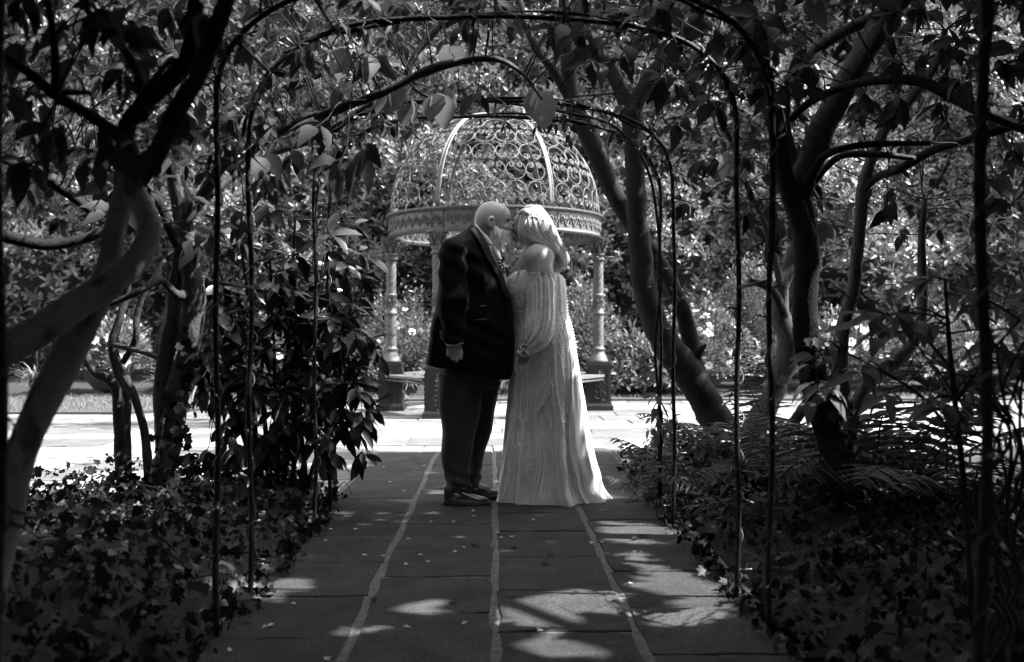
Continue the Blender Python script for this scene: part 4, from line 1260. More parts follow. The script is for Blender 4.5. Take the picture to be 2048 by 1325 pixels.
# leaning tree right of the couple
t4 = Tree('leaning_tree', 'smooth tree leaning left over the path right of the bride, two stems joining low', b(1465, 915, 8.0))
t4.limb([(1485, 960, 8.0, 40), (1462, 900, 8.0, 36), (1425, 830, 8.0, 32), (1398, 780, 8.0, 30), (1362, 728, 8.0, 33), (1318, 665, 8.0, 27), (1292, 590, 8.0, 24), (1280, 500, 8.0, 22), (1273, 400, 8.0, 20), (1268, 300, 8.0, 20), (1262, 220, 8.0, 24)], 'bark_lean', 'trunk', 18, .06, knots=3)
t4.limb([(1262, 225, 8.0, 18), (1235, 165, 8.0, 15), (1205, 115, 8.0, 14), (1178, 50, 8.0, 12), (1165, -40, 8.0, 11), (1150, -200, 8.0, 8)], 'bark_dark', n=14)
t4.limb([(1262, 225, 8.0, 18), (1295, 165, 7.9, 16), (1340, 108, 7.8, 16), (1385, 52, 7.6, 16), (1402, -10, 7.5, 16), (1440, -180, 7.4, 10)], 'bark_dark', n=14)
t4.limb([(1392, 745, 8.1, 20), (1376, 660, 8.1, 17), (1352, 590, 8.1, 16), (1308, 512, 8.15, 17), (1262, 445, 8.2, 18), (1225, 380, 8.2, 18), (1195, 310, 8.2, 19), (1165, 250, 8.2, 19), (1142, 190, 8.2, 16), (1134, 110, 8.2, 14), (1130, 20, 8.2, 12), (1120, -160, 8.2, 9)], 'bark_lean', 'stem', 16, .06, knots=2)
t4.limb([(1140, 200, 8.2, 9), (1105, 140, 8.1, 8), (1065, 87, 8.0, 7), (1040, 0, 8.0, 5)], 'bark_dark')
t4.limb([(1392, 715, 8.0, 10), (1402, 700, 7.95, 7), (1412, 690, 7.9, 3)], 'bark_dark', bumps=0, sub=3)
# thick middle trunk on the right
t5 = Tree('thick_trunk_tree', 'thick forked tree in the right bed with ivy at its foot', b(1705, 1085, 4.9))
t5.limb([(1722, 1130, 4.9, 28), (1700, 1040, 4.9, 26), (1672, 930, 4.9, 27), (1648, 830, 4.9, 27), (1625, 740, 4.9, 26), (1610, 650, 4.9, 26), (1612, 570, 4.9, 25), (1612, 500, 4.9, 24), (1595, 430, 4.9, 20), (1568, 350, 4.9, 19), (1552, 240, 4.9, 19), (1528, 160, 4.9, 19), (1500, 60, 4.9, 21), (1480, -20, 4.9, 22), (1440, -200, 4.9, 18)], 'bark_dark', 'trunk', 18, .07, knots=3)
t5.limb([(1618, 520, 4.95, 20), (1612, 440, 4.95, 20), (1600, 380, 4.95, 22), (1622, 310, 4.95, 27), (1655, 235, 4.95, 26), (1694, 165, 4.95, 25), (1740, 85, 4.95, 25), (1795, 5, 4.95, 25), (1870, -130, 5.0, 18)], 'bark_mid', 'branch', 16, .07, knots=5)
t5.limb([(1604, 420, 5.0, 16), (1590, 335, 5.0, 14), (1572, 270, 5.0, 12), (1570, 200, 5.0, 12), (1590, 165, 5.0, 12), (1628, 104, 5.0, 13), (1690, 62, 5.0, 12), (1753, 30, 5.0, 12), (1830, -40, 5.0, 9)], 'bark_mid', 'branch', 14, .06, knots=3)
t5.limb([(1580, 240, 4.9, 8), (1619, 205, 4.85, 8), (1674, 178, 4.8, 8), (1713, 168, 4.7, 9), (1775, 161, 4.6, 10), (1845, 163, 4.5, 11), (1910, 197, 4.4, 11), (1962, 222, 4.3, 12), (2060, 262, 4.2, 11)], 'bark_dark')
t5.limb([(1608, 395, 4.9, 12), (1630, 340, 4.85, 9), (1658, 308, 4.8, 8), (1733, 290, 4.8, 7), (1863, 287, 4.7, 5)], 'bark_dark')
t5.limb([(1608, 390, 5.1, 8), (1675, 316, 5.1, 7), (1760, 310, 5.1, 7), (1830, 318, 5.1, 5)], 'bark')
t5.limb([(1575, 170, 4.9, 9), (1596, 120, 4.9, 10), (1606, 100, 4.9, 8)], 'bark_dark')
# second right tree behind
t6 = Tree('pale_stem_tree', 'slim pale-stemmed tree just right of the thick trunk, branching low', b(1715, 1000, 5.6))
t6.limb([(1716, 1040, 5.6, 17), (1714, 975, 5.6, 16), (1705, 895, 5.6, 15), (1693, 812, 5.6, 16), (1680, 735, 5.6, 16), (1688, 650, 5.6, 14), (1706, 580, 5.6, 13), (1714, 510, 5.6, 12), (1721, 434, 5.6, 12), (1729, 360, 5.6, 12), (1772, 256, 5.6, 11), (1824, 197, 5.6, 10), (1871, 130, 5.6, 8), (1890, 60, 5.6, 6)], 'bark_mid', 'trunk', 14, .07, knots=4)
t6.limb([(1733, 372, 5.6, 9), (1760, 352, 5.5, 8), (1792, 343, 5.4, 8), (1851, 308, 5.3, 9), (1900, 290, 5.2, 9), (1958, 274, 5.1, 9), (2060, 240, 5.0, 8)], 'bark_dark')
t6.limb([(1705, 830, 5.6, 13), (1728, 780, 5.7, 13), (1760, 745, 5.8, 14), (1805, 712, 5.9, 14), (1838, 660, 6.0, 11), (1845, 580, 6.1, 10), (1843, 490, 6.1, 8), (1850, 400, 6.1, 5)], 'bark', 'stem', 14, knots=2)
# curved dark stems between middle posts and trunk
t7 = Tree('curved_tree', 'curved tree beyond the middle arch whose stem bends low behind the posts', b(1512, 870, 8.3))
t7.limb([(1490, 930, 8.3, 26), (1510, 860, 8.3, 24), (1542, 795, 8.3, 22), (1570, 730, 8.3, 22), (1578, 680, 8.3, 24), (1560, 630, 8.3, 22), (1562, 575, 8.3, 17), (1585, 520, 8.3, 14), (1600, 440, 8.3, 11), (1590, 330, 8.3, 8)], 'bark', 'trunk', 14, knots=2)
t7.limb([(1545, 900, 7.8, 13), (1578, 860, 7.8, 12), (1610, 812, 7.8, 10), (1635, 760, 7.8, 8)], 'bark_dark', 'stem')
t7.limb([(1576, 650, 8.3, 10), (1545, 585, 8.1, 9), (1500, 560, 8.0, 5)], 'bark_dark')
t7.limb([(1299, 60, 6.2, 5), (1378, 158, 6.3, 5), (1425, 213, 6.4, 5), (1465, 288, 6.6, 5), (1492, 366, 6.8, 5), (1530, 450, 7.2, 6), (1560, 560, 8.0, 8)], 'bark_dark')
# twiggy shrub at the right edge
t8 = Tree('bare_twiggy_shrub', 'bare twining shrub stems curling at the right edge', b(2010, 1200, 3.2), cat='shrub')
for q in range(9):
    x = 1975 + q * 9; pts = [(x + 10, 1500, 2.6, 6)]
    for k in range(8): pts.append((x + rng.uniform(-38, 45) + k * 2, 1350 - k * 95, 2.55 + .03 * q, max(6.5 - k * .6, 1.6)))
    t8.limb(pts, 'bark_dark', 'stem' if q else 'trunk', 6, sub=4)
for q in range(10):
    x0, y0 = rng.uniform(1960, 2040), rng.uniform(780, 980); pts = [(x0, y0, 2.6, 4)]
    for k in range(1, 5): pts.append((x0 - k * rng.uniform(15, 42), y0 - k * rng.uniform(-20, 48), 2.6 + .05 * k, 3.2 - .5 * k))
    t8.limb(pts, 'bark_dark', 'twig', 5, sub=4, bumps=0)
# glossy bush left of the couple
t9 = Tree('glossy_bush', 'dark glossy-leaved bush with drooping leaves between the left posts', b(560, 930, 5.9), cat='shrub')
for q in range(9):
    x = 520 + q * 12; tx = [400, 440, 480, 540, 590, 640, 690, 720, 560][q]; ty = [640, 540, 480, 520, 440, 560, 640, 740, 600][q]
    t9.limb([(x, 1010, 5.9, 6), (x + (tx - x) * .3, 1010 + (ty - 1010) * .4, 5.85 + .05 * (q % 3), 5), (x + (tx - x) * .7, 1010 + (ty - 1010) * .75, 5.85, 4), (tx, ty, 5.8 - .1 * (q % 4), 2.5)], 'bark_dark', 'stem' if q else 'trunk', 6)

def near_node(p, pool):
    best = None
    for t in pool:
        A = t.allnodes(); d = np.linalg.norm(A - p, axis=1) + np.where(A[:, 2] < .6, 3, 0); j = d.argmin()
        if best is None or d[j] < best[0]: best = (d[j], t, A[j])
    return best
# sun holes: spots on the ground that the canopy leaves open, and the open court
def keepfun(p):
    g = p[:, :2] - S[None, :2] / S[2] * p[:, 2:3]
    high = p[:, 2] > .9
    kill = np.zeros(len(p), bool)
    def spot(px, py, rx, ry):
        c = G(px, py); nonlocal kill
        sx = rx * c[1] / F + .1; sy = ry * c[1] ** 2 / (F * CAM_H) + .09
        kill |= ((g[:, 0] - c[0]) / sx) ** 2 + ((g[:, 1] - c[1]) / sy) ** 2 < 1
    for a in ((1090, 1228, 80, 24), (1170, 1200, 60, 16), (1350, 1165, 60, 22), (1420, 1180, 40, 18), (1270, 1065, 55, 18), (545, 1180, 45, 16), (1400, 1215, 50, 14), (850, 1212, 30, 8), (720, 1262, 20, 6), (1330, 1240, 40, 12), (1090, 1290, 20, 10), (1190, 1300, 18, 10), (1280, 1120, 22, 10)): spot(*a)
    court = (g[:, 1] > 8.5 + .25 * np.sin(g[:, 0] * 3)) & (g[:, 0] > -1.6) | (g[:, 1] > 11.5)
    kill |= court & (g[:, 1] < 20)
    # light that reaches the couple: leave the rays to their heads and the bride's back open
    for (x, z, y, r) in ((.34, 1.72, 6.02, .17), (.44, 1.35, 6.12, .2), (.50, .9, 6.1, .24), (.56, .45, 6.1, .25), (.6, .1, 6.12, .2)):
        q = p - np.array([x, y, z]); t = q @ S; d = np.linalg.norm(q - t[:, None] * S, axis=1)
        kill |= (t > 0) & (d < r)
    return ~(kill & high)
pool_all = [t1, t2, t4, t5, t6, t7]
def px_sprays(n, xr, yr, Yr, nl, L, pool, dens=None, hang=.6, maxd=2.2, flat=False):
    c = 0; tries = 0
    while c < n and tries < n * 6:
        tries += 1
        x, y, Y = rng.uniform(*xr), rng.uniform(*yr), rng.uniform(*Yr)
        if dens is not None and rng.random() > dens(x, y): continue
        T = P(x, y, Y); d, t, B = near_node(T, pool)
        if d > maxd: continue
        if d > .5: # come from a nearer point on a side shoot
            B = T + (B - T) * min(1, rng.uniform(.5, .8) / d)
        t.spray(B, T, nl, L, hang=hang, flat=flat); c += 1
top = lambda x, y: np.clip(1.15 - (y + 40) / (260 + 120 * abs(x - 1024) / 1024), .05, 1) * (.5 if 620 < x < 1250 and y > 60 else 1)
px_sprays(330, (-60, 2110), (-60, 260), (4.0, 8.2), 8, .095, pool_all, top)
px_sprays(60, (0, 640), (60, 520), (3.6, 6.6), 6, .10, [t1, t2], None)
px_sprays(95, (1340, 2060), (40, 470), (4.6, 8.0), 7, .10, [t4, t5, t6, t7], None)
px_sprays(30, (0, 420), (0, 330), (2.2, 3.0), 5, .085, [t1], None)
t10 = Tree('leafy_sapling', 'leafy sapling at the right whose layered pale leaves spread flat and blurred', b(1960, 1500, 3.1))
t10.limb([(1960, 1650, 3.1, 9), (1950, 1350, 3.1, 8), (1935, 1050, 3.15, 7), (1915, 850, 3.2, 6), (1900, 700, 3.2, 5), (1890, 560, 3.2, 3)], 'bark_dark', 'trunk', 8)
t10.limb([(1925, 900, 3.15, 4), (1850, 800, 3.3, 3.5), (1760, 740, 3.4, 3), (1680, 700, 3.5, 2)], 'bark_dark')
t10.limb([(1905, 740, 3.2, 4), (1840, 670, 3.3, 3), (1750, 620, 3.4, 2.5), (1690, 590, 3.5, 2)], 'bark_dark')
t10.limb([(1915, 800, 3.2, 4), (1970, 720, 3.1, 3), (2040, 640, 3.0, 2.5)], 'bark_dark')
px_sprays(42, (1600, 2060), (550, 830), (2.9, 3.8), 7, .10, [t10], None, .1, flat=True)
px_sprays(18, (1100, 1560), (0, 220), (3.2, 4.6), 5, .12, [t4, t5], None)
px_sprays(14, (420, 760), (80, 330), (4.2, 5.6), 5, .14, [t2], None, .9)
# unseen crowns and leaf walls added out of frame to shade the path and beds
def overhead(n, xr, yr, zr, pool):
    c = 0
    X = rng.uniform(*xr, n); Y = rng.uniform(*yr, n); Z = rng.uniform(*zr, n)
    for x, y, z in zip(X, Y, Z):
        if y > .4:
            px, py, w = proj((x, y, z))
            if 0 < w and py > -40 and -40 < px < 2090: continue
        if -3.6 < x < 1.8 and 3.3 < y < 10: continue      # open sky above the couple
        t = pool[rng.integers(len(pool))]
        p = np.array([x, y, z]); k = 9
        t.P.append(p + rng.normal(0, .13, (k, 3))); t.D.append(rdir(k) + [0, 0, -.25]); t.N.append(rdir(k) * .7 + [0, 0, 1]); t.S.append(rng.uniform(.17, .27, k))
overhead(11500, (-6.5, 9.5), (-2.5, 10.5), (2.7, 5.2), [t1, t2, t4, t5, t6])
overhead(1800, (-7, -3.2), (-2.5, 6.5), (.7, 3.2), [t1])  # unseen leaf wall on the left, added to keep the foreground dark
overhead(4500, (-6.5, 9.5), (-2.5, 4.3), (2.6, 4.2), [t1, t5])  # extra unseen leaves, added to cut sky light on the foreground
overhead(1500, (-3.2, 5), (-3.2, -1.2), (.5, 3.6), [t1, t5])  # leaf wall added behind the camera to block sky light
overhead(1800, (3.3, 8), (-2.5, 6.5), (.7, 3.2), [t5])  # unseen leaf wall on the right, added to keep the foreground dark
overhead(380, (-5, 1.5), (7.5, 13), (4.6, 8.0), [t2, t4])  # high unseen leaves added to dim the left side of the patio
# limbs that carry those crowns
for (t, pts) in ((t1, [(2.6 * 0 - 1.0, 2.5, 3.1), (-.6, 1.2, 3.6), (.4, 0, 3.8), (.9, -2, 4.0)]), (t5, [(1.6, 4.9, 2.9), (2.6, 4.0, 3.7), (3.8, 2.6, 4.2), (4.2, .4, 4.4)]), (t4, [(1.0, 8.0, 3.9), (2.4, 7.6, 4.5), (4.5, 7.0, 4.8)]), (t2, [(-2.0, 6.1, 3.2), (-3.2, 5.2, 3.9), (-4.5, 3.8, 4.3)])):
    MB().tube(catmull(pts, 5), np.linspace(.06, .02, (len(pts) - 1) * 5 + 1), 8).build('branch', M['bark_dark'], t.e)
# glossy bush leaves
for q in range(230):
    x = rng.uniform(400, 745); y = rng.uniform(430, 920)
    w = 1 - abs(x - 570) / 260
    if rng.random() > w * 1.4 + .15 or (y < 560 and rng.random() < .45): continue
    T = P(x, y, rng.uniform(5.5, 6.2)); d, t, B = near_node(T, [t9])
    if d > .45: B = T + (B - T) * (.4 / d)
    t9.spray(B, T, 8, .14, hang=.45)
t9.finish('leaf_bush', LEAF_LANCE, npart=300, width=1.25)
t8.finish()
t10.finish('leaf_pale', LEAF_OVATE, keep=keepfun, npart=280, width=.8)
# heart-leaved vine on the arches: large pale leaves lit from behind
vine = Tree('climbing_vine', 'thin climbing vine with large pale heart-shaped leaves hanging by the arch tops', b(1318, 1000, 5.6), cat='vine')
vine.limb([(1316, 1010, 5.64, 3), (1322, 850, 5.62, 3), (1310, 700, 5.62, 3), (1322, 560, 5.6, 3), (1312, 420, 5.6, 3), (1290, 330, 5.6, 3), (1230, 255, 5.6, 3), (1130, 225, 5.6, 3), (1000, 205, 5.5, 3), (860, 195, 5.3, 3), (800, 150, 5.2, 2), (700, 80, 5.2, 2)], 'twig', 'stem', 6, bumps=0)
for (x, y, L) in ((800, 165, .16), (770, 190, .14), (840, 190, .15), (880, 185, .17), (905, 180, .12), (1075, 165, .19), (700, 100, .15), (905, 80, .13), (1455, 300, .15), (1480, 340, .12), (690, 95, .16), (1265, 100, .12), (1465, 60, .09), (950, 95, .12), (820, 210, .13), (1340, 60, .12), (1300, 20, .14)):
    T = P(x, y, rng.uniform(4.9, 5.5)); d, t, B = near_node(T, [vine])
    if d > .4: B = T + (B - T) * (.35 / d)
    vine.spray(B, T, 2, L, hang=1.4)
for (x, y) in ((1300, 740), (1285, 770), (1310, 790), (1320, 870), (1300, 860), (1350, 880), (1290, 720), (1315, 830), (1345, 850), (1300, 960)):
    T = P(x, y, 5.6); d, t, B = near_node(T, [vine]); vine.spray(B, T, 3, .06, hang=.8)
# woody stems twisted round the hoops, with stubs
for ai, c in enumerate(ARCS[:4]):
    T_, A_, B_2 = frames(c); L_ = len(c); u = np.arange(L_)
    for w in range(2):
        a0, a1 = sorted(rng.choice(np.arange(4, L_ - 4), 2, replace=False)); a1 = max(a1, min(a0 + 30, L_ - 1)); k = slice(a0, a1)
        ph = u[k] * rng.uniform(.12, .3) + w * 2.5; r_ = .016 + .008 * np.sin(u[k] * .5)
        q = c[k] + r_[:, None] * (np.cos(ph)[:, None] * A_[k] + np.sin(ph)[:, None] * B_2[k])
        MB().tube(catmull(q, 2), .0055 + .0025 * np.sin(np.arange((len(q) - 1) * 2 + 1) * .7), 5).build('stem', M['bark_dark'], vine.e)
    for w in range(26):
        j = rng.integers(12, L_ - 12); T2 = c[j] + rdir(1)[0] * rng.uniform(.05, .16)
        t2.spray(c[j], T2, 4, .06, hang=.7)
    for w in range(34):
        j = rng.integers(20, L_ - 20) if L_ > 45 else 5; d = rdir(1)[0] * .6 + T_[j] * rng.choice([-1, 1]) * .7
        MB().tube(catmull([c[j], c[j] + d * rng.uniform(.015, .03), c[j] + d * rng.uniform(.03, .06) + [0, 0, -.01]], 2), [.004, .0035, .003, .0025, .0015], 4).build('thorny_stub', M['twig'], vine.e)
vine.finish('leaf_pale', LEAF_ROUND, npart=120, width=.9)
for t, kw in ((t1, {}), (t2, {}), (t4, {}), (t5, {}), (t6, {}), (t7, {})):
    t.finish(keep=keepfun, **kw)
# ivy climbing the trunks
for (t, seq, n) in ((t5, [(1650, 1090), (1640, 900), (1620, 760)], 130), (t2, [(318, 985), (335, 900), (350, 830)], 120)):
    N0 = t.nodes[0]; k = N0[(N0[:, 2] < 1.0) & (N0[:, 2] > .05)]
    j = rng.integers(0, len(k), n); a = rng.uniform(-2.2, .4, n)
    o = np.stack([np.cos(a), np.sin(a), rng.uniform(-.2, .2, n)], 1)
    p = k[j] + o * rng.uniform(.05, .11, n)[:, None] + rng.normal(0, .02, (n, 3))
    iv = scatter_obj('climbing_ivy', M['leaf_ivy'], None, LEAF_IVY, p, rdir(n) * .5 + [0, 0, -.7], o + rdir(n) * .4, rng.uniform(.035, .07, n), 1.0)
    tag(iv, 'ivy climbing the foot of the thick right trunk' if t is t5 else 'ivy hanging on the foot of the slender left trunk', 'ivy', kind='stuff')
# ================================================================== PEOPLE
def zgrid(segs):
    out = []
    for a, b, st in segs: out.append(np.arange(a, b, st))
    return np.concatenate(out + [[segs[-1][1]]])
def rowsP(rows, yc):
    """(py, x_left, x_right, half depth[, yc]) in photo pixels -> loft rows"""
    out = []
    for r in rows:
        Y = r[4] if len(r) > 4 else yc
        a = P(r[1], r[0], Y); b_ = P(r[2], r[0], Y)
        out.append((a[2], (a[0] + b_[0]) / 2, Y, (b_[0] - a[0]) / 2, r[3]))
    return out
def body_ob(name, V, Q, m, par, it=2, lam=.5):
    V = relax(V, Q, it, lam) if it else V
    return ob(name, mesh_np(name, V, Q), m, par), V
def hair_curves(curves, r0, name, m, par, n=4, r1=.0006):
    VV = []; FF = []; RR = []; o = 0
    for c in curves:
        L = len(c); rad = r0 * np.sin(np.linspace(.35, 3.0, L)) + r1
        V, Fs = tube_np(c, rad, n, False)
        VV.append(V); FF.append(np.array(Fs) + o); RR.append(np.full(len(V), rng.random())); o += len(V)
    return ob(name, mesh_np(name, np.concatenate(VV), np.concatenate(FF), np.concatenate(RR)), m, par)
p3 = P
# ------------------------------------------------------------------ groom
YG = 5.96
groom = empty('person', (-.12, YG, 0), 'bald bearded man in a black suit kissing the bride', 'person')
gb = Field(np.arange(-.46, .17, .0042), np.arange(5.60, 6.34, .0045), zgrid([(-.01, .05, .008), (.05, .76, .02), (.76, .97, .0042), (.97, 1.38, .012), (1.38, 1.83, .0034)]))
# torso, legs (inside the clothes)
gb.loft(rowsP([(720, 885, 1005, .15), (650, 885, 1012, .17), (560, 890, 1000, .18), (510, 900, 985, .18), (485, 925, 975, .12)], YG), .02)
for Y_, a, b_, c in ((5.87, (920, 740), (915, 850), (912, 965)), (6.07, (955, 740), (952, 850), (945, 950))):
    gb.cap(p3(*a, Y_), p3(*b_, Y_), .085, .06, .03).cap(p3(*b_, Y_), p3(*c, Y_), .055, .034, .02)
    f0 = p3(c[0], c[1] + 20, Y_); gb.cap(f0, f0 + [.10, 0, -.025], .022, .016, .01)
for Y_, s_ in ((5.735, 1), (6.19, -1)):
    sh, el, wr = p3(908, 500, Y_), p3(904, 600, Y_ - .02 * s_), p3(909, 690, Y_ - .02 * s_)
    gb.cap(sh, el, .06, .05, .03).cap(el, wr, .048, .033, .02)
    # hand: back of the hand outwards, fingers curled into a loose fist
    hy = Y_ - .02 * s_
    gb.ell(p3(909, 701, hy), (.047, .021, .036), .012)
    for i, (fx, kn, tipz, rr) in enumerate(((897.5, 705, 713, .0125), (905, 708, 720, .0135), (913, 709, 724, .0138), (921.5, 706, 719, .0132))):
        k0 = p3(fx, kn, hy - .004 * s_); k1 = p3(fx - .5, tipz - 3, hy - .006 * s_); k2 = k1 + [0, .024 * s_, -.004]; k3 = k2 + [0, .006 * s_, .026]
        gb.cap(p3(fx * .5 + 909 * .5, 698, hy), k0, rr, rr * 1.05, .006)
        gb.cap(k0, k1, rr, rr * .95, .003).cap(k1, k2, rr * .93, rr * .85, .003).cap(k2, k3, rr * .8, rr * .7, .003)
    t0, t1_, t2_ = p3(922, 693, hy + .015 * s_), p3(929, 706, hy + .03 * s_), p3(922, 716, hy + .035 * s_)
    gb.cap(t0, t1_, .015, .0125, .008).cap(t1_, t2_, .0125, .010, .004)
# neck and head
gb.cap(p3(962, 512, YG), p3(968, 468, YG), .078, .070, .03)
HY = 5.945
gb.ell(p3(983, 437, HY), (.098, .077, .101), .02)
gb.ell(p3(975, 446, HY), (.078, .071, .082), .02)
gb.ell(p3(1000, 456, HY), (.056, .060, .082), .03)
gb.ell(p3(1000, 432, HY), (.062, .060, .066), .02)
gb.cap(p3(1013, 438, HY - .032), p3(1013, 438, HY + .032), .014, .014, .012)           # brow
for s_ in (-1, 1):
    gb.ell(p3(1015, 444, HY + .034 * s_), (.016, .017, .011), .008, True)                 # eye socket
    gb.ell(p3(1010, 444.5, HY + .033 * s_), (.0155, .0145, .0120), .004)                  # closed lid
    gb.ell(p3(1008, 456, HY + .038 * s_), (.026, .020, .020), .012)                       # cheek
    gb.ell(p3(982, 445, HY + .080 * s_), (.021, .013, .036), .004, rot=.15)               # ear
    gb.ell(p3(984, 444, HY + .093 * s_), (.013, .011, .024), .003, True)
    gb.cap(p3(984, 446, HY + .083 * s_), p3(986.5, 452, HY + .080 * s_), .005, .005, .004)
gb.cap(p3(1017, 442, HY), p3(1022, 456, HY), .0085, .0125, .008)                          # nose
for s_ in (-1, 1): gb.ell(p3(1018, 458, HY + .011 * s_), (.010, .008, .0075), .005)
gb.cap(p3(1017, 466, HY - .014), p3(1017, 466, HY + .014), .009, .009, .006)
V, Q = gb.mesh()
bo, Vb = body_ob('body', V, Q, M['skin'], groom, 1, .5)
mb = MB()
for s_ in (-1, 1):
    pts = [p3(1007, 438.5, HY + s_ * .046), p3(1012, 436.5, HY + s_ * .040), p3(1018, 437.5, HY + s_ * .024)]
    mb.tube(catmull(pts, 4), .0034, 5)
mb.build('eyebrows', M['beard'], groom)
# beard
bf = Field(np.arange(-.09, .17, .004), np.arange(5.84, 6.05, .004), np.arange(1.40, 1.70, .004))
bf.ell(p3(1000, 466, HY), (.052, .066, .050), .02)
bf.cap(p3(1001, 474, HY), p3(1007, 497, HY), .056, .042, .02)
bf.cap(p3(1007, 495, HY), p3(1010, 510, HY), .040, .020, .02)
for s_ in (-1, 1): bf.cap(p3(988, 462, HY + s_ * .056), p3(997, 484, HY + s_ * .040), .018, .026, .02)
bf.cap(p3(990, 452, HY - .058), p3(993, 470, HY - .055), .012, .02, .02).cap(p3(990, 452, HY + .058), p3(993, 470, HY + .055), .012, .02, .02)
bf.cap(p3(1017, 464, HY), p3(1010, 472, HY - .03), .012, .011, .01).cap(p3(1017, 464, HY), p3(1010, 472, HY + .03), .012, .011, .01)
bf.ell(p3(1021, 466, HY), (.012, .022, .009), .004, True)
V, Q = bf.mesh(); V = relax(V, Q, 2); Nn = normals(V, Q)
V = V + Nn * (.002 * np.sin(V[:, :1] * 600 + 3 * np.sin(V[:, 2:] * 60)) * np.sin(V[:, 1:2] * 500))
beard = ob('beard', mesh_np('beard', V, Q), M['beard'], groom)
cur = []
for j in rng.choice(len(V), 1100):
    p = V[j]; 
    if Nn[j, 2] > .7: continue
    L = rng.uniform(.02, .05); d = np.array([.12, 0, -1]) + Nn[j] * .35 + rng.normal(0, .12, 3)
    t = np.linspace(0, 1, 6)[:, None]
    c = p + Nn[j] * .001 + d * L * t + np.array([.004, 0, 0]) * np.sin(t * 5 + j) ; c[:, 2] = np.maximum(c[:, 2], p3(1010, 519, HY)[2] + .004 * rng.random())
    cur.append(c)
hair_curves(cur, .0010, 'strands', M['beard_hair'], beard, 3, .0004)
# shirt, collar, tie
sf = Field(np.arange(-.20, .12, .006), np.arange(5.74, 6.2, .006), np.arange(1.1, 1.70, .006))
sf.loft(rowsP([(458, 947, 972, .062), (475, 946, 985, .078), (495, 940, 996, .10), (520, 935, 1005, .14), (560, 930, 1014, .17), (640, 930, 1020, .18)], YG), .01)
V, Q = sf.mesh(); shirt, Vs = body_ob('shirt', V, Q, M['shirt'], groom, 2)
def strip(edgeA, edgeB, Ys, th, name, m, par, n=3, sub=4, side=-1, lift=0.0):
    """solid band between two pixel polylines laid at depth Ys(px, py)"""
    A = catmull(np.array(edgeA, float), sub); B_ = catmull(np.array(edgeB, float), sub)
    k = min(len(A), len(B_)); A = A[np.linspace(0, len(A) - 1, k).astype(int)]; B_ = B_[np.linspace(0, len(B_) - 1, k).astype(int)]
    R_ = []
    for i in range(k):
        for j in range(n):
            q = A[i] * (1 - j / (n - 1)) + B_[i] * j / (n - 1); Y = Ys(q[0], q[1])
            R_.append(P(q[0], q[1], Y + side * (lift + th)))
    R_ = np.array(R_); V = np.vstack([R_, R_ + [0, -side * th, 0]]); N0 = k * n; Fs = []
    for i in range(k - 1):
        for j in range(n - 1):
            a = i * n + j; Fs.append((a, a + 1, a + n + 1, a + n)); Fs.append((N0 + a, N0 + a + n, N0 + a + n + 1, N0 + a + 1))
    bd = [j for j in range(n)] + [i * n + n - 1 for i in range(1, k)] + [(k - 1) * n + j for j in range(n - 2, -1, -1)] + [i * n for i in range(k - 2, 0, -1)]
    for i in range(len(bd)):
        a, b_ = bd[i], bd[(i + 1) % len(bd)]; Fs.append((a, a + N0, b_ + N0, b_))
    return MB().add(V, Fs).build(name, m, par)
def ys_of(Vc, r=.014, Y0=5.8):
    def f(px, py):
        p = P(px, py, Y0); return near_y(Vc, p[0], p[2], r)
    return f
neckY = lambda px, py: HY - .070 - .02 * (py - 450) / 45
strip([(948, 450), (958, 463), (968, 477), (978, 491)], [(953, 449), (963, 461), (977, 476), (989, 491)], neckY, .004, 'collar', M['shirt'], shirt, lift=.004)
strip([(1012, 483), (1022, 488)], [(1016, 486), (1031, 491)], lambda a, b: HY + .03, .003, 'collar', M['shirt'], shirt)
strip([(984, 494), (990, 510), (998, 528), (1006, 548)], [(994, 492), (1000, 508), (1006, 526), (1013, 546)], ys_of(Vs, .02), .012, 'tie', M['tie'], groom)
# jacket
jf = Field(np.arange(-.52, .14, .007), np.arange(5.58, 6.34, .007), np.arange(.68, 1.70, .007))
for Y_, s_ in ((5.735, 1), (6.19, -1)):
    jf.cap(p3(908, 508, Y_), p3(905, 600, Y_ - .02 * s_), .082, .081, .025).cap(p3(905, 600, Y_ - .02 * s_), p3(907.5, 690, Y_ - .02 * s_), .081, .064, .015)
jf.hemcut(p3(880, 690, 5.72)[0], p3(880, 690, 5.72)[2], p3(930, 685, 5.72)[0], p3(930, 685, 5.72)[2])
jf.loft(rowsP([(775, 860, 1012, .235), (757, 855, 1020, .235), (742, 853, 1025, .235), (720, 857, 1027, .245), (690, 862, 1028, .245), (650, 868, 1026, .245), (600, 873, 1021, .24), (560, 877, 1010, .24), (540, 880, 999, .24), (516, 884, 986, .235), (497, 891, 977, .225), (480, 903, 968, .19), (466, 923, 959, .13), (453, 941, 950, .085)], YG), .02, p=2.3)
jf.cap(p3(876, 640, YG), p3(862, 735, YG), .028, .032, .03, sy=5)
for Y_, s_ in ((5.735, 1), (6.19, -1)): jf.ell(p3(913, 500, Y_ + .03 * s_), (.085, .075, .075), .04)
jf.hemcut(p3(846, 731, 5.75)[0], p3(846, 731, 5.75)[2], p3(1010, 762, 5.75)[0], p3(1010, 762, 5.75)[2])
V, Q = jf.mesh(); V = relax(V, Q, 1); Nn = normals(V, Q)
arm = np.exp(-((V[:, 1] - 5.70) / .07) ** 2)
fold = .004 * np.sin(V[:, 2] * 42 + V[:, 0] * 30 + 2 * np.sin(V[:, 2] * 13)) * (.4 + arm) + .003 * np.sin(V[:, 0] * 55 + V[:, 2] * 9)
V = V + Nn * fold[:, None]
Vj = V; jacket = ob('jacket', mesh_np('jacket', V, Q), M['jacket'], groom)
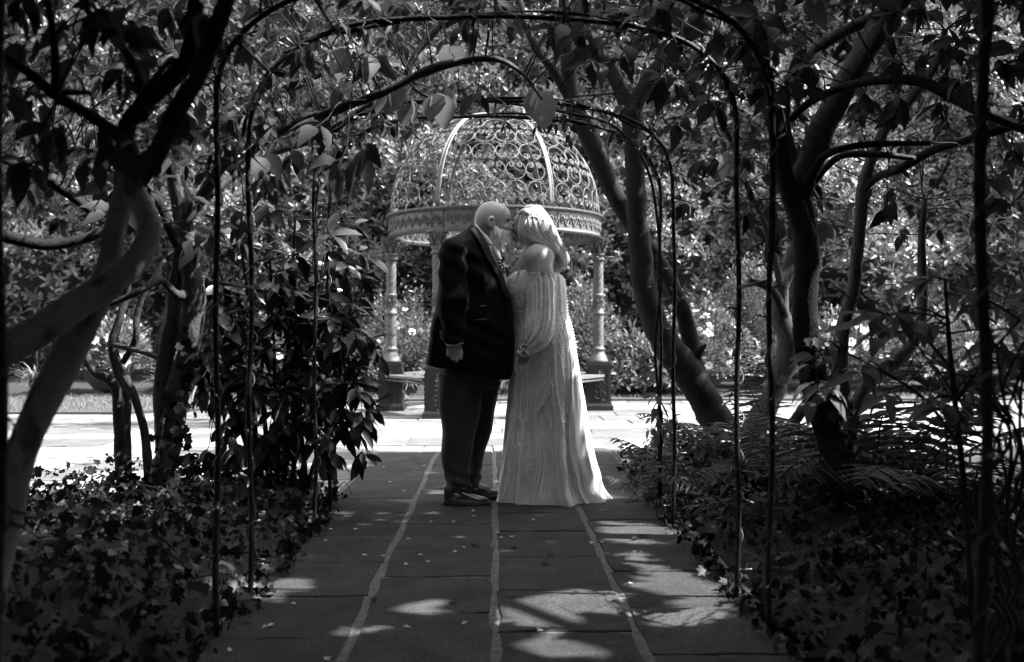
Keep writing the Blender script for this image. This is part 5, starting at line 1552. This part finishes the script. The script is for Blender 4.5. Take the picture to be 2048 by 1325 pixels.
strip([(940, 459), (953, 477), (961, 493), (976, 523), (988, 543), (998, 562), (1010, 600)], [(951, 451), (964, 468), (976, 489), (987, 516), (1000, 540), (1009, 557), (1019, 600)], ys_of(Vj), .005, 'lapel', M['satin'], jacket, n=4, lift=.003)
strip([(958, 612), (972, 611)], [(958, 616), (972, 615)], ys_of(Vj), .004, 'pocket_welt', M['satin'], jacket)
strip([(945, 640), (974, 637)], [(945, 645), (974, 643)], ys_of(Vj), .004, 'pocket_flap', M['satin'], jacket)
for k in range(4): 
    q = P(880.5 + k * .9, 663 + k * 5.2, 5.66); MB().ball((q[0], near_y(Vj, q[0] + .006, q[2]) - .003, q[2]), .0055, 8, (1, .6, 1)).build('cuff_button', M['iron_rib'], jacket)
# shirt cuff
for Y_, s_ in ((5.715, 1), (6.21, -1)):
    c0, c1 = p3(908, 676, Y_), p3(910, 691, Y_)
    t, A, B_ = frames(np.array([c0, c1]))
    mbc = MB(); mbc.tube([c0, c0 * .3 + c1 * .7, c1], [.052, .052, .050], 20); o = mbc.build('cuff', M['shirt'], shirt)
# trousers
tf = Field(np.arange(-.45, .12, .0065), np.arange(5.70, 6.26, .0065), np.arange(.045, 1.0, .0065))
tf.loft(rowsP([(775, 880, 1000, .17), (745, 878, 1004, .205), (690, 880, 1008, .21)], YG), .02)
tf.loft(rowsP([(978, 889, 943, .062), (960, 887, 942, .066), (930, 886, 942, .070), (900, 884, 946, .078), (850, 882, 954, .09), (800, 879, 963, .105), (750, 878, 970, .11)], 5.865), .03)
tf.loft(rowsP([(976, 930, 963, .055), (962, 927, 965, .058), (945, 926, 966, .060), (920, 924, 968, .068), (890, 924, 976, .078), (850, 926, 985, .09), (800, 925, 993, .105), (750, 920, 1001, .11)], 6.085), .03)
V, Q = tf.mesh(); V = relax(V, Q, 2); Nn = normals(V, Q)
h = np.clip((.55 - V[:, 2]) / .5, 0, 1)
low = np.clip((.26 - V[:, 2]) / .2, 0, 1)
fold = .009 * np.sin(V[:, 0] * 48 - V[:, 2] * 16 + V[:, 1] * 9) * (.35 + h) + .009 * low * np.sin(V[:, 2] * 95 + V[:, 0] * 30 + V[:, 1] * 12) + .003 * np.sin(V[:, 2] * 21 + V[:, 0] * 31)
Vt = V + Nn * fold[:, None]
tro = ob('trousers', mesh_np('trousers', Vt, Q), M['trousers'], groom)
# shoes
def shoe(x0, Y, L=.275, yaw=0.0):
    """heel at x0 on the ground, pointing to +x"""
    f = Field(np.arange(-.06, L + .03, .0045), np.arange(-.07, .07, .0045), np.arange(.0, .16, .0045))
    f.loft([(.018, L * .5, 0, L * .5 - .004, .044), (.035, L * .5, 0, L * .5 - .006, .042), (.05, L * .43, 0, L * .43 - .004, .036), (.07, L * .30, 0, L * .285, .033), (.09, L * .22, 0, L * .20, .031), (.115, L * .18, 0, L * .16, .030)], .01, 2.2)
    V, Q = f.mesh(); V = relax(V, Q, 3); Nn = normals(V, Q)
    groove = np.exp(-((V[:, 0] - L * .70 + .25 * np.abs(V[:, 1])) / .003) ** 2) * .0015
    V = V - Nn * groove[:, None]
    c, s_ = math.cos(yaw), math.sin(yaw)
    R_ = np.array([[c, -s_, 0], [s_, c, 0], [0, 0, 1]]); o = np.array([x0, Y, 0])
    sh = ob('shoe', mesh_np('shoe', V @ R_.T + o, Q), M['shoe'], groom)
    th = np.linspace(0, 2 * np.pi, 28, endpoint=False)
    ox = L * .5 + (L * .5 + .005) * np.sign(np.cos(th)) * np.abs(np.cos(th)) ** .9; oy = .047 * np.sign(np.sin(th)) * np.abs(np.sin(th)) ** .8 * (.86 + .14 * np.sin(ox / L * 3.4 - .6))
    rows_ = []
    for z, k in ((.0, .97), (.004, 1.0), (.020, 1.0), (.022, .96)):
        rows_ += [(L * .5 + (a - L * .5) * k, b_ * k, z) for a, b_ in zip(ox, oy)]
    Fs = [(j * 28 + i, j * 28 + (i + 1) % 28, (j + 1) * 28 + (i + 1) % 28, (j + 1) * 28 + i) for j in range(3) for i in range(28)] + [tuple(range(27, -1, -1)), tuple(84 + i for i in range(28))]
    MB().add(np.array(rows_) @ R_.T + o, Fs).build('sole', M['sole'], sh)
    mb = MB()
    for k in range(5):
        xx = L * (.40 + .05 * k); zz = .088 - .010 * k
        for s2 in (-1, 1):
            mb.tube((np.array([(xx, -.016 * s2, zz), (xx + .008, 0, zz + .008), (xx + .014, .016 * s2, zz - .004)]) @ R_.T + o), .0022, 5)
    mb.tube(np.array([(L * .38, 0, .098), (L * .36, -.03, .108), (L * .40, -.036, .088), (L * .39, -.008, .096)]) @ R_.T + o, .002, 5)
    mb.build('laces', M['sole'], sh)
shoe(P(886, 1005, 5.86)[0], 5.86, .275, -.02)
shoe(P(926, 995, 6.08)[0], 6.085, .235, .03)
# flower in the buttonhole
bt = empty('boutonniere', tuple(P(1012, 530, 5.80)), 'white buttonhole flower with dark leaves between the couple', 'flower')
q = P(1014, 529, 5.80)
for k in range(9):
    a = k * 2.4; d = np.array([math.cos(a) * .8, -.35 * abs(math.sin(a)) - .1, math.sin(a) * .7 + .3])[None]
    V, T, r_ = scatter(LEAF_ROUND, q[None] + .0 * d, d, np.array([[0, -1, .3]]), np.array([.030]), .8)
    ob('petal', mesh_np('petal', V, T, r_), M['petal'], bt)
for k in range(7):
    a = 2 + k * .6; d = np.array([math.cos(a), -.3, math.sin(a)])[None]
    V, T, r_ = scatter(LEAF_LANCE, q[None] + [[-.01, .01, .01]], d, np.array([[0, -1, .3]]), np.array([.05]))
    ob('leaf', mesh_np('leaf', V, T, r_), M['leaf_bush'], bt)
for (dx, dz, L) in ((.045, .055, .05), (.055, .065, .035), (.035, .03, .04)):
    V, T, r_ = scatter(LEAF_ROUND, q[None] + [[dx * .5, -.01, dz * .5]], np.array([[dx, -.01, dz]]), np.array([[0, -1, .3]]), np.array([L]), .6)
    ob('petal', mesh_np('petal', V, T, r_), M['petal'], bt)

# ------------------------------------------------------------------ bride
YB = 6.0
bride = empty('person', (.29, YB, 0), 'blonde woman in a long white beaded wedding dress with off-shoulder sleeves', 'person')
HB = 5.975
bf = Field(np.arange(.05, .46, .0042), np.arange(5.66, 6.32, .0045), zgrid([(.0, .82, .03), (.82, .98, .004), (.98, 1.30, .012), (1.30, 1.80, .0036)]))
bf.loft(rowsP([(700, 1045, 1135, .15), (640, 1040, 1125, .13), (600, 1030, 1122, .13), (560, 1028, 1120, .14), (535, 1028, 1121, .15), (515, 1040, 1119, .16), (500, 1048, 1113, .13), (488, 1055, 1100, .09)], YB), .02)
bf.cap(p3(1072, 510, YB), p3(1064, 468, HB), .058, .052, .03)
for s_ in (1, -1):
    sh, el, wr = p3(1076, 512, YB - .165 * s_), p3(1083, 610, YB - .20 * s_), p3(1052, 690, YB - .235 * s_)
    bf.ell(sh + [.004, .025 * s_, -.008], (.080, .070, .078), .05)
    bf.cap(sh + [0, 0, -.03], p3(1082, 548, YB - .19 * s_), .080, .068, .04).cap(p3(1082, 548, YB - .19 * s_), el, .062, .045, .03).cap(el, wr, .045, .028, .02)
    # relaxed hand, fingers slightly bent, pointing down and forward
    pc = wr + [-.006, 0, -.035]
    bf.ell(pc, (.030, .014, .036), .012)
    for i, (dx, L, rr) in enumerate(((-.026, .052, .0078), (-.010, .060, .0082), (.006, .056, .0080), (.020, .044, .0072))):
        k0 = pc + [dx * .95, 0, -.026]; k1 = k0 + [-.004 + dx * .12, .004 * s_, -L * .5]; k2 = k1 + [-.006, .012 * s_, -L * .42]
        bf.cap(k0, k1, rr * 1.05, rr, .004).cap(k1, k2, rr, rr * .8, .003)
    t0 = pc + [-.022, .006 * s_, .018]; t1_ = t0 + [-.018, .004 * s_, -.024]; t2_ = t1_ + [-.002, .004 * s_, -.024]
    bf.cap(t0, t1_, .011, .009, .006).cap(t1_, t2_, .009, .0075, .003)
bf.ell(p3(1060, 447, HB), (.096, .074, .100), .02)
bf.ell(p3(1045, 460, HB), (.062, .058, .078), .025)
bf.ell(p3(1034, 474, HB), (.030, .034, .032), .02)                      # chin
for s_ in (-1, 1):
    bf.ell(p3(1025.5, 449, HB + .032 * s_), (.014, .016, .010), .008, True)
    bf.ell(p3(1029, 449.5, HB + .031 * s_), (.0135, .0135, .010), .004)
    bf.ell(p3(1034, 460, HB + .036 * s_), (.026, .020, .022), .012)
bf.cap(p3(1026, 447, HB), p3(1019.5, 457, HB), .007, .0105, .008)
bf.cap(p3(1022.5, 465, HB - .010), p3(1022.5, 465, HB + .010), .0085, .0085, .005).cap(p3(1023.5, 469, HB - .009), p3(1023.5, 469, HB + .009), .008, .008, .005)
V, Q = bf.mesh()
bo2, Vb2 = body_ob('body', V, Q, M['skin_tan'], bride, 1, .5)
mb = MB()
for s_ in (-1, 1):
    mb.tube(catmull([p3(1024, 450.5, HB + s_ * .026), p3(1024.5, 452, HB + s_ * .036), p3(1029, 451.5, HB + s_ * .045)], 4), .0022, 5)
    mb.tube(catmull([p3(1022, 441.5, HB + s_ * .022), p3(1024.5, 439.5, HB + s_ * .034), p3(1030, 441, HB + s_ * .046)], 4), .0026, 5)
mb.build('lashes_and_brows', M['brow'], bride)
mb = MB(); mb.tube(catmull([p3(1022, 465, HB - .018), p3(1019.8, 464.5, HB), p3(1022, 465, HB + .018)], 4), [.003, .004, .0045, .005, .005, .0045, .004, .0035, .003], 6); mb.build('lips', M['lips'], bride)
# dress surface
drows = np.array([(541, 1024, 1119, 5.99, .150), (552, 1016, 1127, 5.99, .168), (575, 1012, 1131, 5.99, .178), (600, 1016, 1133, 5.99, .168), (625, 1024, 1134, 6.0, .158), (650, 1027, 1141, 6.0, .172), (680, 1026, 1147, 6.0, .185), (720, 1023, 1152, 6.0, .190), (780, 1018, 1160, 6.0, .19), (840, 1013, 1167, 6.01, .19), (900, 1008, 1174, 6.02, .195), (945, 1004, 1182, 6.04, .205), (975, 1000, 1186, 6.05, .215), (995, 998, 1194, 6.06, .23), (1008, 997, 1200, 6.07, .235)])
_v = catmull(drows, 8); _v[:, 0] = np.maximum.accumulate(_v[:, 0])
def drow(py):
    q = [np.interp(py, _v[:, 0], _v[:, i]) for i in range(1, 5)]
    a = P(q[0], py, q[2]); b_ = P(q[1], py, q[2])
    z = max((1009 - py) / 334.5, .002) if py > 960 else a[2]
    if 930 < py <= 960: z = a[2] * (1 - (py - 930) / 30) + (1009 - py) / 334.5 * (py - 930) / 30
    return (a[0] + b_[0]) / 2, (b_[0] - a[0]) / 2, q[2], q[3], z
def dsurf(py, th, off=0.0):
    xc, ax, yc, ay, z = drow(py)
    p = 2.25; c, s_ = np.cos(th), np.sin(th)
    x = xc + (ax + off) * np.sign(c) * np.abs(c) ** (2 / p); y = yc + (ay + off) * np.sign(s_) * np.abs(s_) ** (2 / p)
    h = np.clip((py - 700) / 300, 0, 1)
    d = h ** 1.2 * (.014 * np.sin(9 * th + .8) + .010 * np.sin(15 * th + 2 + h) + .012 * np.sin(5 * th + 2.2 * h)) * (1 + .6 * (c > .2))
    d = d + .0025 * np.sin(23 * th + py * .02)
    fl = np.clip((py - 985) / 23, 0, 1) ** 2 * .018
    x = x + c * (d + fl); y = y + s_ * (d * 1.0 + fl)
    return np.stack([x, y, np.broadcast_to(z, np.shape(x)) + 0 * x], -1)
pys = np.concatenate([np.linspace(541, 960, 110), np.linspace(963, 1009, 34)]); ths = np.linspace(0, 2 * np.pi, 260, endpoint=False)
G_ = np.array([dsurf(py, ths) for py in pys])
# bodice top edge: lower under the arms, rises at the bust
n1, n2 = len(pys), len(ths)
G_[:6, :, 2] -= (.012 * (1 - np.linspace(0, 1, 6)))[:, None] * (1 + np.cos(ths * 2 + .4))
V = G_.reshape(-1, 3); i = np.arange(n1 - 1)[:, None] * n2; j = np.arange(n2)[None]; k = (j + 1) % n2
Q = np.stack([i + j, i + n2 + j, i + n2 + k, i + k], -1).reshape(-1, 4)
nb = 20
me = mesh_np('dress', V, Q); me.materials.append(M['dress']); me.materials.append(M['bodice'])
pm = np.zeros(len(Q), dtype=np.int32); pm[:nb * n2] = 1; me.polygons.foreach_set('material_index', pm)
dress = bpy.data.objects.new('dress', me); COL.objects.link(dress); parent(dress, bride)
sm_ = dress.modifiers.new('Solidify', 'SOLIDIFY'); sm_.thickness = .004
# overskirt panel from hip to train, its paleness partly the sun on it
def osurf(py, th): return dsurf(py, th, .002 + .018 * np.clip((py - 655) / 300, 0, 1))
opy = np.concatenate([np.linspace(640, 960, 80), np.linspace(963, 1010, 20)]); V = []
for py in opy:
    e = -.80 - .25 * np.clip((py - 655) / 350, 0, 1) + .12 * math.sin(py * .02)
    V.append(osurf(py, np.linspace(e, -e + .3, 120)))
V = np.array(V); n1, n2 = V.shape[:2]
V[:, :, 1] += .006 * np.sin(np.arange(n2) * .35)[None] * np.linspace(.2, 1.5, n1)[:, None]
V = V.reshape(-1, 3); i = np.arange(n1 - 1)[:, None] * n2; j = np.arange(n2 - 1)[None]
osk = ob('overskirt', mesh_np('overskirt', V, np.stack([i + j, i + n2 + j, i + n2 + j + 1, i + j + 1], -1).reshape(-1, 4)), M['overskirt'], bride)
sm_ = osk.modifiers.new('Solidify', 'SOLIDIFY'); sm_.thickness = .002
def on_dress(px, py, off=.004):
    xc, ax, yc, ay, z = drow(py)
    Yg = yc - ay * .9; x = P(px, py, Yg)[0]
    c = np.clip((x - xc) / ax, -.995, .995); c = np.sign(c) * abs(c) ** (2.25 / 2)
    th = 2 * np.pi - math.acos(c)
    return dsurf(py, np.array([th]), off)[0]
def dline(pts, r=.0027, beads=0, sub=5, name='bead_line'):
    C = catmull(np.array(pts, float), sub); W = np.array([on_dress(a, b_) for a, b_ in C]); mb = MB(); mb.tube(W, r, 5)
    if beads:
        L = np.concatenate([[0], np.cumsum(np.linalg.norm(np.diff(W, axis=0), axis=1))])
        for s_ in np.arange(0, L[-1], beads):
            q = [np.interp(s_, L, W[:, k]) for k in range(3)]; mb.ball((q[0], q[1] - .0015, q[2]), .0052, 6)
    return mb.build(name, M['bead'], dress)
def spir(cx, cy, r0, r1, turns, a0, sq=1.0, n=34):
    t = np.linspace(0, 1, n); a = a0 + t * turns * 2 * np.pi; r = r0 + (r1 - r0) * t
    return [(cx + sq * rr * math.cos(q), cy + rr * math.sin(q)) for rr, q in zip(r, a)]
dline(spir(1078, 734, 3, 17, 2.3, 0) + [(1100, 716), (1090, 700), (1078, 690)], sub=2, beads=.012)
dline(spir(1078, 734, 6, 21, 1.6, .5), sub=2)
dline(spir(1039, 734, 2, 14, 2.1, 3.14, .55) + [(1040, 700)], sub=2, beads=.012)
for L_, bd in (([(1058, 700), (1056, 735), (1055, 770), (1056, 800), (1050, 838)], 0), ([(1064, 752), (1062, 790), (1068, 840), (1074, 900), (1071, 950), (1060, 1003)], 0), ([(1069, 752), (1068, 790), (1075, 840), (1080, 900), (1077, 950), (1067, 1004)], .014),
    ([(1074, 755), (1074, 790), (1083, 840), (1088, 900), (1085, 950), (1076, 1004)], 0), ([(1047, 838), (1045, 880), (1043, 905), (1036, 960), (1028, 1004)], .011), ([(1050, 845), (1049, 880), (1047, 905), (1041, 960), (1035, 1004)], 0),
    ([(1040, 812), (1047, 838), (1056, 812)], 0), ([(1037, 826), (1047, 840), (1058, 828)], 0), ([(1046, 755), (1043, 790), (1041, 812), (1030, 850), (1024, 900), (1019, 960), (1012, 1004)], 0),
    ([(1035, 755), (1032, 790), (1034, 815), (1024, 860), (1018, 910), (1012, 960), (1006, 1000)], .02), ([(1098, 735), (1099, 765), (1093, 792), (1074, 818)], .010), ([(1094, 750), (1094, 768), (1088, 790), (1074, 812)], 0),
    ([(1078, 758), (1088, 780), (1092, 800), (1100, 830), (1098, 860)], 0), ([(1090, 760), (1078, 785), (1076, 815), (1090, 850), (1096, 880)], 0), ([(1086, 812), (1102, 840), (1094, 870), (1106, 905), (1100, 940), (1098, 1004)], 0),
    ([(1102, 760), (1106, 800), (1112, 850), (1110, 900), (1114, 950), (1112, 1004)], 0), ([(1108, 700), (1110, 750), (1116, 800), (1124, 860)], .02), ([(1090, 915), (1086, 950), (1081, 1004)], .012), ([(1094, 915), (1091, 950), (1087, 1004)], 0),
    ([(1110, 690), (1122, 720), (1128, 770), (1136, 830)], 0), ([(1120, 900), (1128, 940), (1140, 975), (1144, 1003)], 0), ([(1130, 860), (1142, 910), (1156, 960), (1166, 995)], 0)):
    dline(L_, beads=bd)
for k in range(6):
    for s_ in (-1, 1):
        dline([(1046, 862 + k * 5), (1046 + s_ * (6 + k), 866 + k * 3.4), (1046 + s_ * (13 + k * .5), 856 + k * 6.5)], .0024, sub=4)
for k in range(6):
    dline([(1049 - k, 915 + k * 13), (1056 - k * .6, 907 + k * 13 + 3 * (k % 2)), (1066 - k * .5, 909 + k * 12)], .0022, sub=4)
for k in range(9):
    x = 1112 + 7 * k; y = 800 + (k * 53) % 170
    dline([(x, y), (x + 9, y + 12), (x + 12, y + 30)], .0024, sub=3); dline([(x + 3, y - 4), (x + 14, y + 6), (x + 20, y + 22)], .0024, sub=3)
sq = MB()
for k in range(900):
    if k < 620: px, py = rng.uniform(1020, 1128), rng.uniform(556, 690)
    elif k < 800: px, py = rng.uniform(1098, 1140), rng.uniform(640, 860)
    else: px, py = rng.uniform(1020, 1150), rng.uniform(690, 1000)
    xl, xr = np.interp(py, _v[:, 0], _v[:, 1]) + 3, np.interp(py, _v[:, 0], _v[:, 2]) - 3
    if not xl < px < xr: continue
    sq.ball(on_dress(px, py, .005), rng.uniform(.002, .0042), 5)
for k in range(30):     # row of buttons down the back
    py = 560 + k * 6.2; q = dsurf(py, np.array([0.0]), .003)[0]; q = q + [0, -.015, 0]; sq.ball(q, .0062, 6)
sq.build('sequins', M['bead'], dress, 'stuff')
for k in range(6):      # embroidered swirls on the bodice
    dline(spir(1026 + k * 15, 580 + (k % 2) * 26, 2, 9, 1.4, k), .0016, sub=2, beads=.012)
for k in range(9):
    x = 1030 + k * 11; dline([(x, 632), (x + 4, 655), (x + 12, 672), (x + 5, 690)], .0014, beads=.016)
dline([(1022, 622), (1060, 626), (1100, 627), (1128, 624)], .003, beads=.009)
mb = MB()  # little bow at the hip
for s_, dz in ((1, .012), (1, -.012), (-1, .01)):
    q = P(1146, 690, 5.98); mb.tube(catmull([q, q + [.014 * s_, -.01, dz], q + [.026 * s_, -.01, dz * 1.6], q + [.012, 0, dz * .3]], 3), .004, 5)
mb.build('bow', M['petal'], dress)
mb = MB(); mb.tube(catmull([on_dress(1036, 553), P(1041, 530, 5.86), P(1047, 505, 5.86), P(1060, 484, 5.88), P(1084, 487, 5.83), P(1104, 512, 5.84), P(1119, 545, 5.86)], 5), .0035, 6); mb.build('strap', M['petal'], dress)
# sheer sleeves
def sleeve(s_, nm='sleeve'):
    Yo = lambda d: YB - d * s_
    C = np.array([p3(1080, 548, Yo(.185)), p3(1081, 575, Yo(.19)), p3(1081, 610, Yo(.20)), p3(1079, 645, Yo(.21)), p3(1072, 672, Yo(.22)), p3(1060, 690, Yo(.23)), p3(1052, 694, Yo(.235))])
    Rr = catmull(np.stack([np.array([26.5, 28, 28, 29, 27, 19, 9]) / 345] * 3, 1), 8)[:, 0]
    C = catmull(C, 8); T, A, B_ = frames(C); n = 60; th = np.linspace(0, 2 * np.pi, n, endpoint=False)
    V = []
    L = len(C)
    for i in range(L):
        u = i / (L - 1); g = 1 + (.06 + .12 * u ** 2) * np.sin(13 * th + 2 * np.sin(4 * u)) + .02 * np.sin(29 * th)
        if i < 3: g = g * (1.05 - .03 * i) + .03 * np.sin(22 * th)
        V.append(C[i] + Rr[i] * g[:, None] * (np.cos(th)[:, None] * A[i] + np.sin(th)[:, None] * B_[i]))
    V = np.array(V).reshape(-1, 3); i = np.arange(L - 1)[:, None] * n; j = np.arange(n)[None]; k = (j + 1) % n
    Q = np.stack([i + j, i + k, i + n + k, i + n + j], -1).reshape(-1, 4)
    so = ob(nm, mesh_np(nm, V, Q), M['tulle'], bride)
    Vg = V.reshape(L, n, 3)
    mb = MB()
    for k in range(0, n, 3):
        c = Vg[1:L - 6, k] + (Vg[1:L - 6, k] - C[1:L - 6]) * .02
        a, b_ = sorted(rng.integers(0, len(c) - 1, 2)); b_ = max(b_, a + 14); c2 = c[a:b_ + 1]
        if len(c2) > 3: mb.tube(c2 + rng.normal(0, .0006, c2.shape), .0026, 4)
        for q in c[::2]:
            if rng.random() < .55: mb.ball(q, rng.uniform(.0022, .0036), 5)
    for k in range(70): mb.ball(Vg[rng.integers(0, 4), rng.integers(0, n)], .0042, 5)
    mb.build('sleeve_beads', M['bead'], so, 'stuff')
    mb = MB()      # gathered frill at the wrist
    w = C[-1]
    for q in range(13):
        a = rng.uniform(0, 6.28); c0 = w + np.array([math.cos(a) * .018 - .008, -.012 * s_ + rng.uniform(-.012, .012), math.sin(a) * .022 - .018])
        rr = rng.uniform(.012, .026); ax_ = rng.uniform(-.6, .6); pts = []
        for t in np.linspace(0, 6.28, 13): pts.append(c0 + np.array([rr * math.cos(t), .009 * math.sin(2 * t + a) * s_, rr * .75 * math.sin(t) + ax_ * rr * math.cos(t)]))
        V, Fs = tube_np(catmull(pts, 2), .0034, 5, False); mb.add(V, Fs)
    mb.build('frill', M['dress'], so)
sleeve(1); sleeve(-1)
# hair: soft base plus locks
hf = Field(np.arange(.08, .50, .005), np.arange(5.80, 6.16, .005), np.arange(1.24, 1.80, .005))
hf.ell(p3(1066, 444, HB), (.092, .083, .088), .02).ell(p3(1078, 458, HB), (.078, .090, .092), .03)
hf.cap(p3(1084, 470, HB), p3(1102, 500, HB + .02), .066, .046, .04, sy=1.25).cap(p3(1102, 500, HB + .02), p3(1122, 530, HB + .02), .040, .018, .03, sy=1.6)
hf.ell(p3(1028, 462, HB), (.062, .085, .085), .01, True)
V, Q = hf.mesh(); V = relax(V, Q, 3)
hair = ob('hair', mesh_np('hair', V, Q, np.full(len(V), .35)), M['hair'], bride)
guides = [
    [(1052, 413, -.02), (1043, 427, -.068), (1041, 448, -.086), (1042, 468, -.084), (1039, 488, -.075), (1036, 508, -.07)],
    [(1054, 412, -.02), (1050, 430, -.080), (1050, 452, -.094), (1053, 469, -.092), (1062, 480, -.095), (1080, 485, -.105), (1097, 493, -.105)],
    [(1057, 411, -.02), (1056, 430, -.085), (1058, 454, -.100), (1065, 473, -.100), (1082, 486, -.110), (1102, 500, -.105), (1116, 522, -.08)],
    [(1061, 410, -.01), (1065, 430, -.088), (1070, 454, -.104), (1079, 474, -.105), (1096, 490, -.110), (1112, 510, -.095), (1124, 540, -.06)],
    [(1066, 410, 0), (1075, 431, -.085), (1082, 454, -.102), (1092, 476, -.100), (1106, 494, -.09), (1120, 518, -.07), (1131, 546, -.04)],
    [(1071, 410, .0), (1083, 434, -.075), (1092, 458, -.090), (1102, 482, -.085), (1114, 508, -.06), (1128, 540, -.03)],
    [(1076, 411, .0), (1093, 436, -.055), (1102, 460, -.065), (1112, 485, -.055), (1123, 512, -.035), (1132, 546, -.01)],
    [(1080, 413, .0), (1098, 438, -.02), (1108, 462, -.02), (1117, 488, -.01), (1127, 512, .01), (1134, 540, .02)],
    [(1080, 413, .01), (1097, 438, .03), (1107, 462, .04), (1116, 488, .04), (1126, 514, .05), (1131, 542, .05)],
    [(1071, 410, .01), (1084, 434, .075), (1092, 458, .09), (1102, 482, .085), (1114, 508, .08), (1122, 536, .07)],
    [(1061, 410, .01), (1060, 434, .087), (1064, 458, .10), (1074, 482, .10), (1084, 505, .09), (1096, 530, .08)],
    [(1053, 412, .02), (1041, 432, .075), (1039, 455, .09), (1039, 478, .085), (1038, 500, .08), (1038, 515, .08)]]
gp = []
for g in guides:
    q = catmull(np.array([P(a, b_, HB + c) for a, b_, c in g]), 8); gp.append(q[np.linspace(0, len(q) - 1, 9).round().astype(int)])
gp = np.array(gp)
cur = []
for k in range(1500):
    s_ = rng.random() * (len(gp) - 1.001); s_ = s_ if s_ > .8 or rng.random() < .5 else s_ + 1; i = int(s_); f = s_ - i
    g = gp[i] * (1 - f) + gp[i + 1] * f
    c = catmull(g, 5); t = np.linspace(0, 1, len(c))[:, None]
    sp = rng.normal(0, .008, 3) * [1, 1, .5]; ph = rng.uniform(0, 6.28); am = rng.uniform(.003, .011)
    c = c + np.array([.8, .35, .3]) * (.006 + .012 * t) * np.sin(t * 8.5 + 2.1 * s_ + .8 * math.sin(5 * s_)) * np.clip(t * 2 - .3, 0, 1) + sp * (.3 + t) + np.array([.9, .5, .1]) * am * np.sin(t * rng.uniform(7, 12) + ph) * t + rng.normal(0, .001, 3)
    e = int(len(c) * rng.uniform(.66, 1.0)); cur.append(c[:e])
hair_curves(cur, .0021, 'locks', M['hair'], hair, 4, .0008)
# floral braid round the back of the head
cr = [P(1036, 424, HB - .055), P(1046, 425, HB - .080), P(1060, 430, HB - .093), P(1075, 437, HB - .096), P(1088, 446, HB - .080), P(1098, 456, HB - .040), P(1102, 460, HB + .02), P(1090, 448, HB + .08), P(1066, 432, HB + .093), P(1046, 424, HB + .08)]
C = catmull(cr, 6); cw = None
mb = MB(); mb.tube(C, .004, 5); cw = mb.build('flower_crown', M['crown_leaf'], bride)
fl = MB()
for k, q in enumerate(C):
    for j in range(4):
        o = rng.normal(0, .008, 3); fl.ball(q + o, rng.uniform(.004, .0085), 6, (1, .8, .7))
fl.build('crown_blossoms', M['petal'], cw, 'stuff')
n = 110; j = rng.integers(0, len(C), n); lv = rdir(n) + [0, -.3, .3]
scatter_obj('crown_leaves', M['crown_leaf'], cw, LEAF_OVATE, C[j] + rng.normal(0, .004, (n, 3)), lv, rdir(n) + [0, -.6, .4], rng.uniform(.014, .026, n))
mb = MB(); mb.tube(catmull([P(1050, 417, HB - .045), P(1062, 413.5, HB - .05), P(1076, 415, HB - .05), P(1090, 424, HB - .05)], 5), .003, 5)
for k in range(16):
    q = catmull([P(1050, 417, HB - .045), P(1062, 413.5, HB - .05), P(1076, 415, HB - .05), P(1090, 424, HB - .05)], 5)[k]; mb.ball(q + [0, -.003, .002], .005, 6)
mb.build('hair_vine', M['bead'], bride)

# ================================================================== fallen blossoms on the path
LIT = []
for k, (px, py) in enumerate(((662, 1060), (711, 1060), (651, 1082), (729, 1112), (765, 1113), (841, 1111), (857, 1125), (812, 1130), (817, 1079), (861, 1045), (907, 1045), (911, 1105), (948, 1034), (995, 1067), (1003, 1077), (1066, 1041), (1205, 1022), (1183, 1088), (1215, 1110), (1260, 1168), (587, 1209), (529, 1257), (541, 1252), (813, 1257), (928, 1248), (767, 936), (780, 965), (848, 933), (808, 983), (1250, 973), (1080, 1262), (1204, 1085), (460, 1303), (655, 1320), (928, 1096), (1024, 1075), (946, 1023))):
    q = G(px, py, .004); e = None; d0 = q[1]
    n5 = 5; a = np.linspace(0, 6.28, n5, endpoint=False) + rng.uniform(0, 1)
    D = np.stack([np.cos(a), np.sin(a), rng.uniform(.1, .9, n5)], 1)
    V, T, r_ = scatter(LEAF_ROUND, np.repeat(q[None], n5, 0) + [0, 0, .002], D, np.repeat([[0., 0, 1]], n5, 0) + D * .3, rng.uniform(.010, .016, n5))
    o = ob('fallen_blossom', mesh_np('fallen_blossom', V, T, r_), M['petal'])
    LIT.append((o, q[0], q[1], 'small white blossom fallen', 'blossom', 'fallen blossoms strewn over the path'))
for k, (px, py) in enumerate(((1023, 1096), (940, 1091), (1095, 1110), (1265, 1078), (1275, 1072), (905, 1200), (1020, 1195), (745, 1195), (1080, 1128))):
    q = G(px, py, .006); a = rng.uniform(0, 6.28)
    V, T, r_ = scatter(LEAF_OVATE, q[None], np.array([[math.cos(a), math.sin(a) * .5, .12]]), np.array([[.1, -.3, 1]]), np.array([.055]))
    o = ob('fallen_leaf', mesh_np('fallen_leaf', V, T, r_), M['leaf_tree'])
    LIT.append((o, q[0], q[1], 'dry dark leaf lying', 'leaf', 'dry leaves on the path'))

ORD = ('nearest', 'second', 'third', 'fourth', 'fifth', 'sixth', 'seventh', 'eighth', 'ninth', 'tenth', 'eleventh', 'twelfth', 'thirteenth', 'fourteenth', 'fifteenth', 'sixteenth', 'seventeenth', 'eighteenth', 'nineteenth', 'twentieth')
for what in ('blossom', 'leaf'):
    for c, cn in enumerate(('outer left', 'inner left', 'inner right', 'outer right')):
        L = sorted([l for l in LIT if l[4] == what and min(3, max(0, int((l[1] + .972) // .486))) == c], key=lambda l: l[2])
        for k, l in enumerate(L):
            tag(l[0], '%s on the %s row of path slabs, %s' % (l[3], cn, 'nearest the camera' if k == 0 else ORD[k] + ' from the camera'), what, l[5])
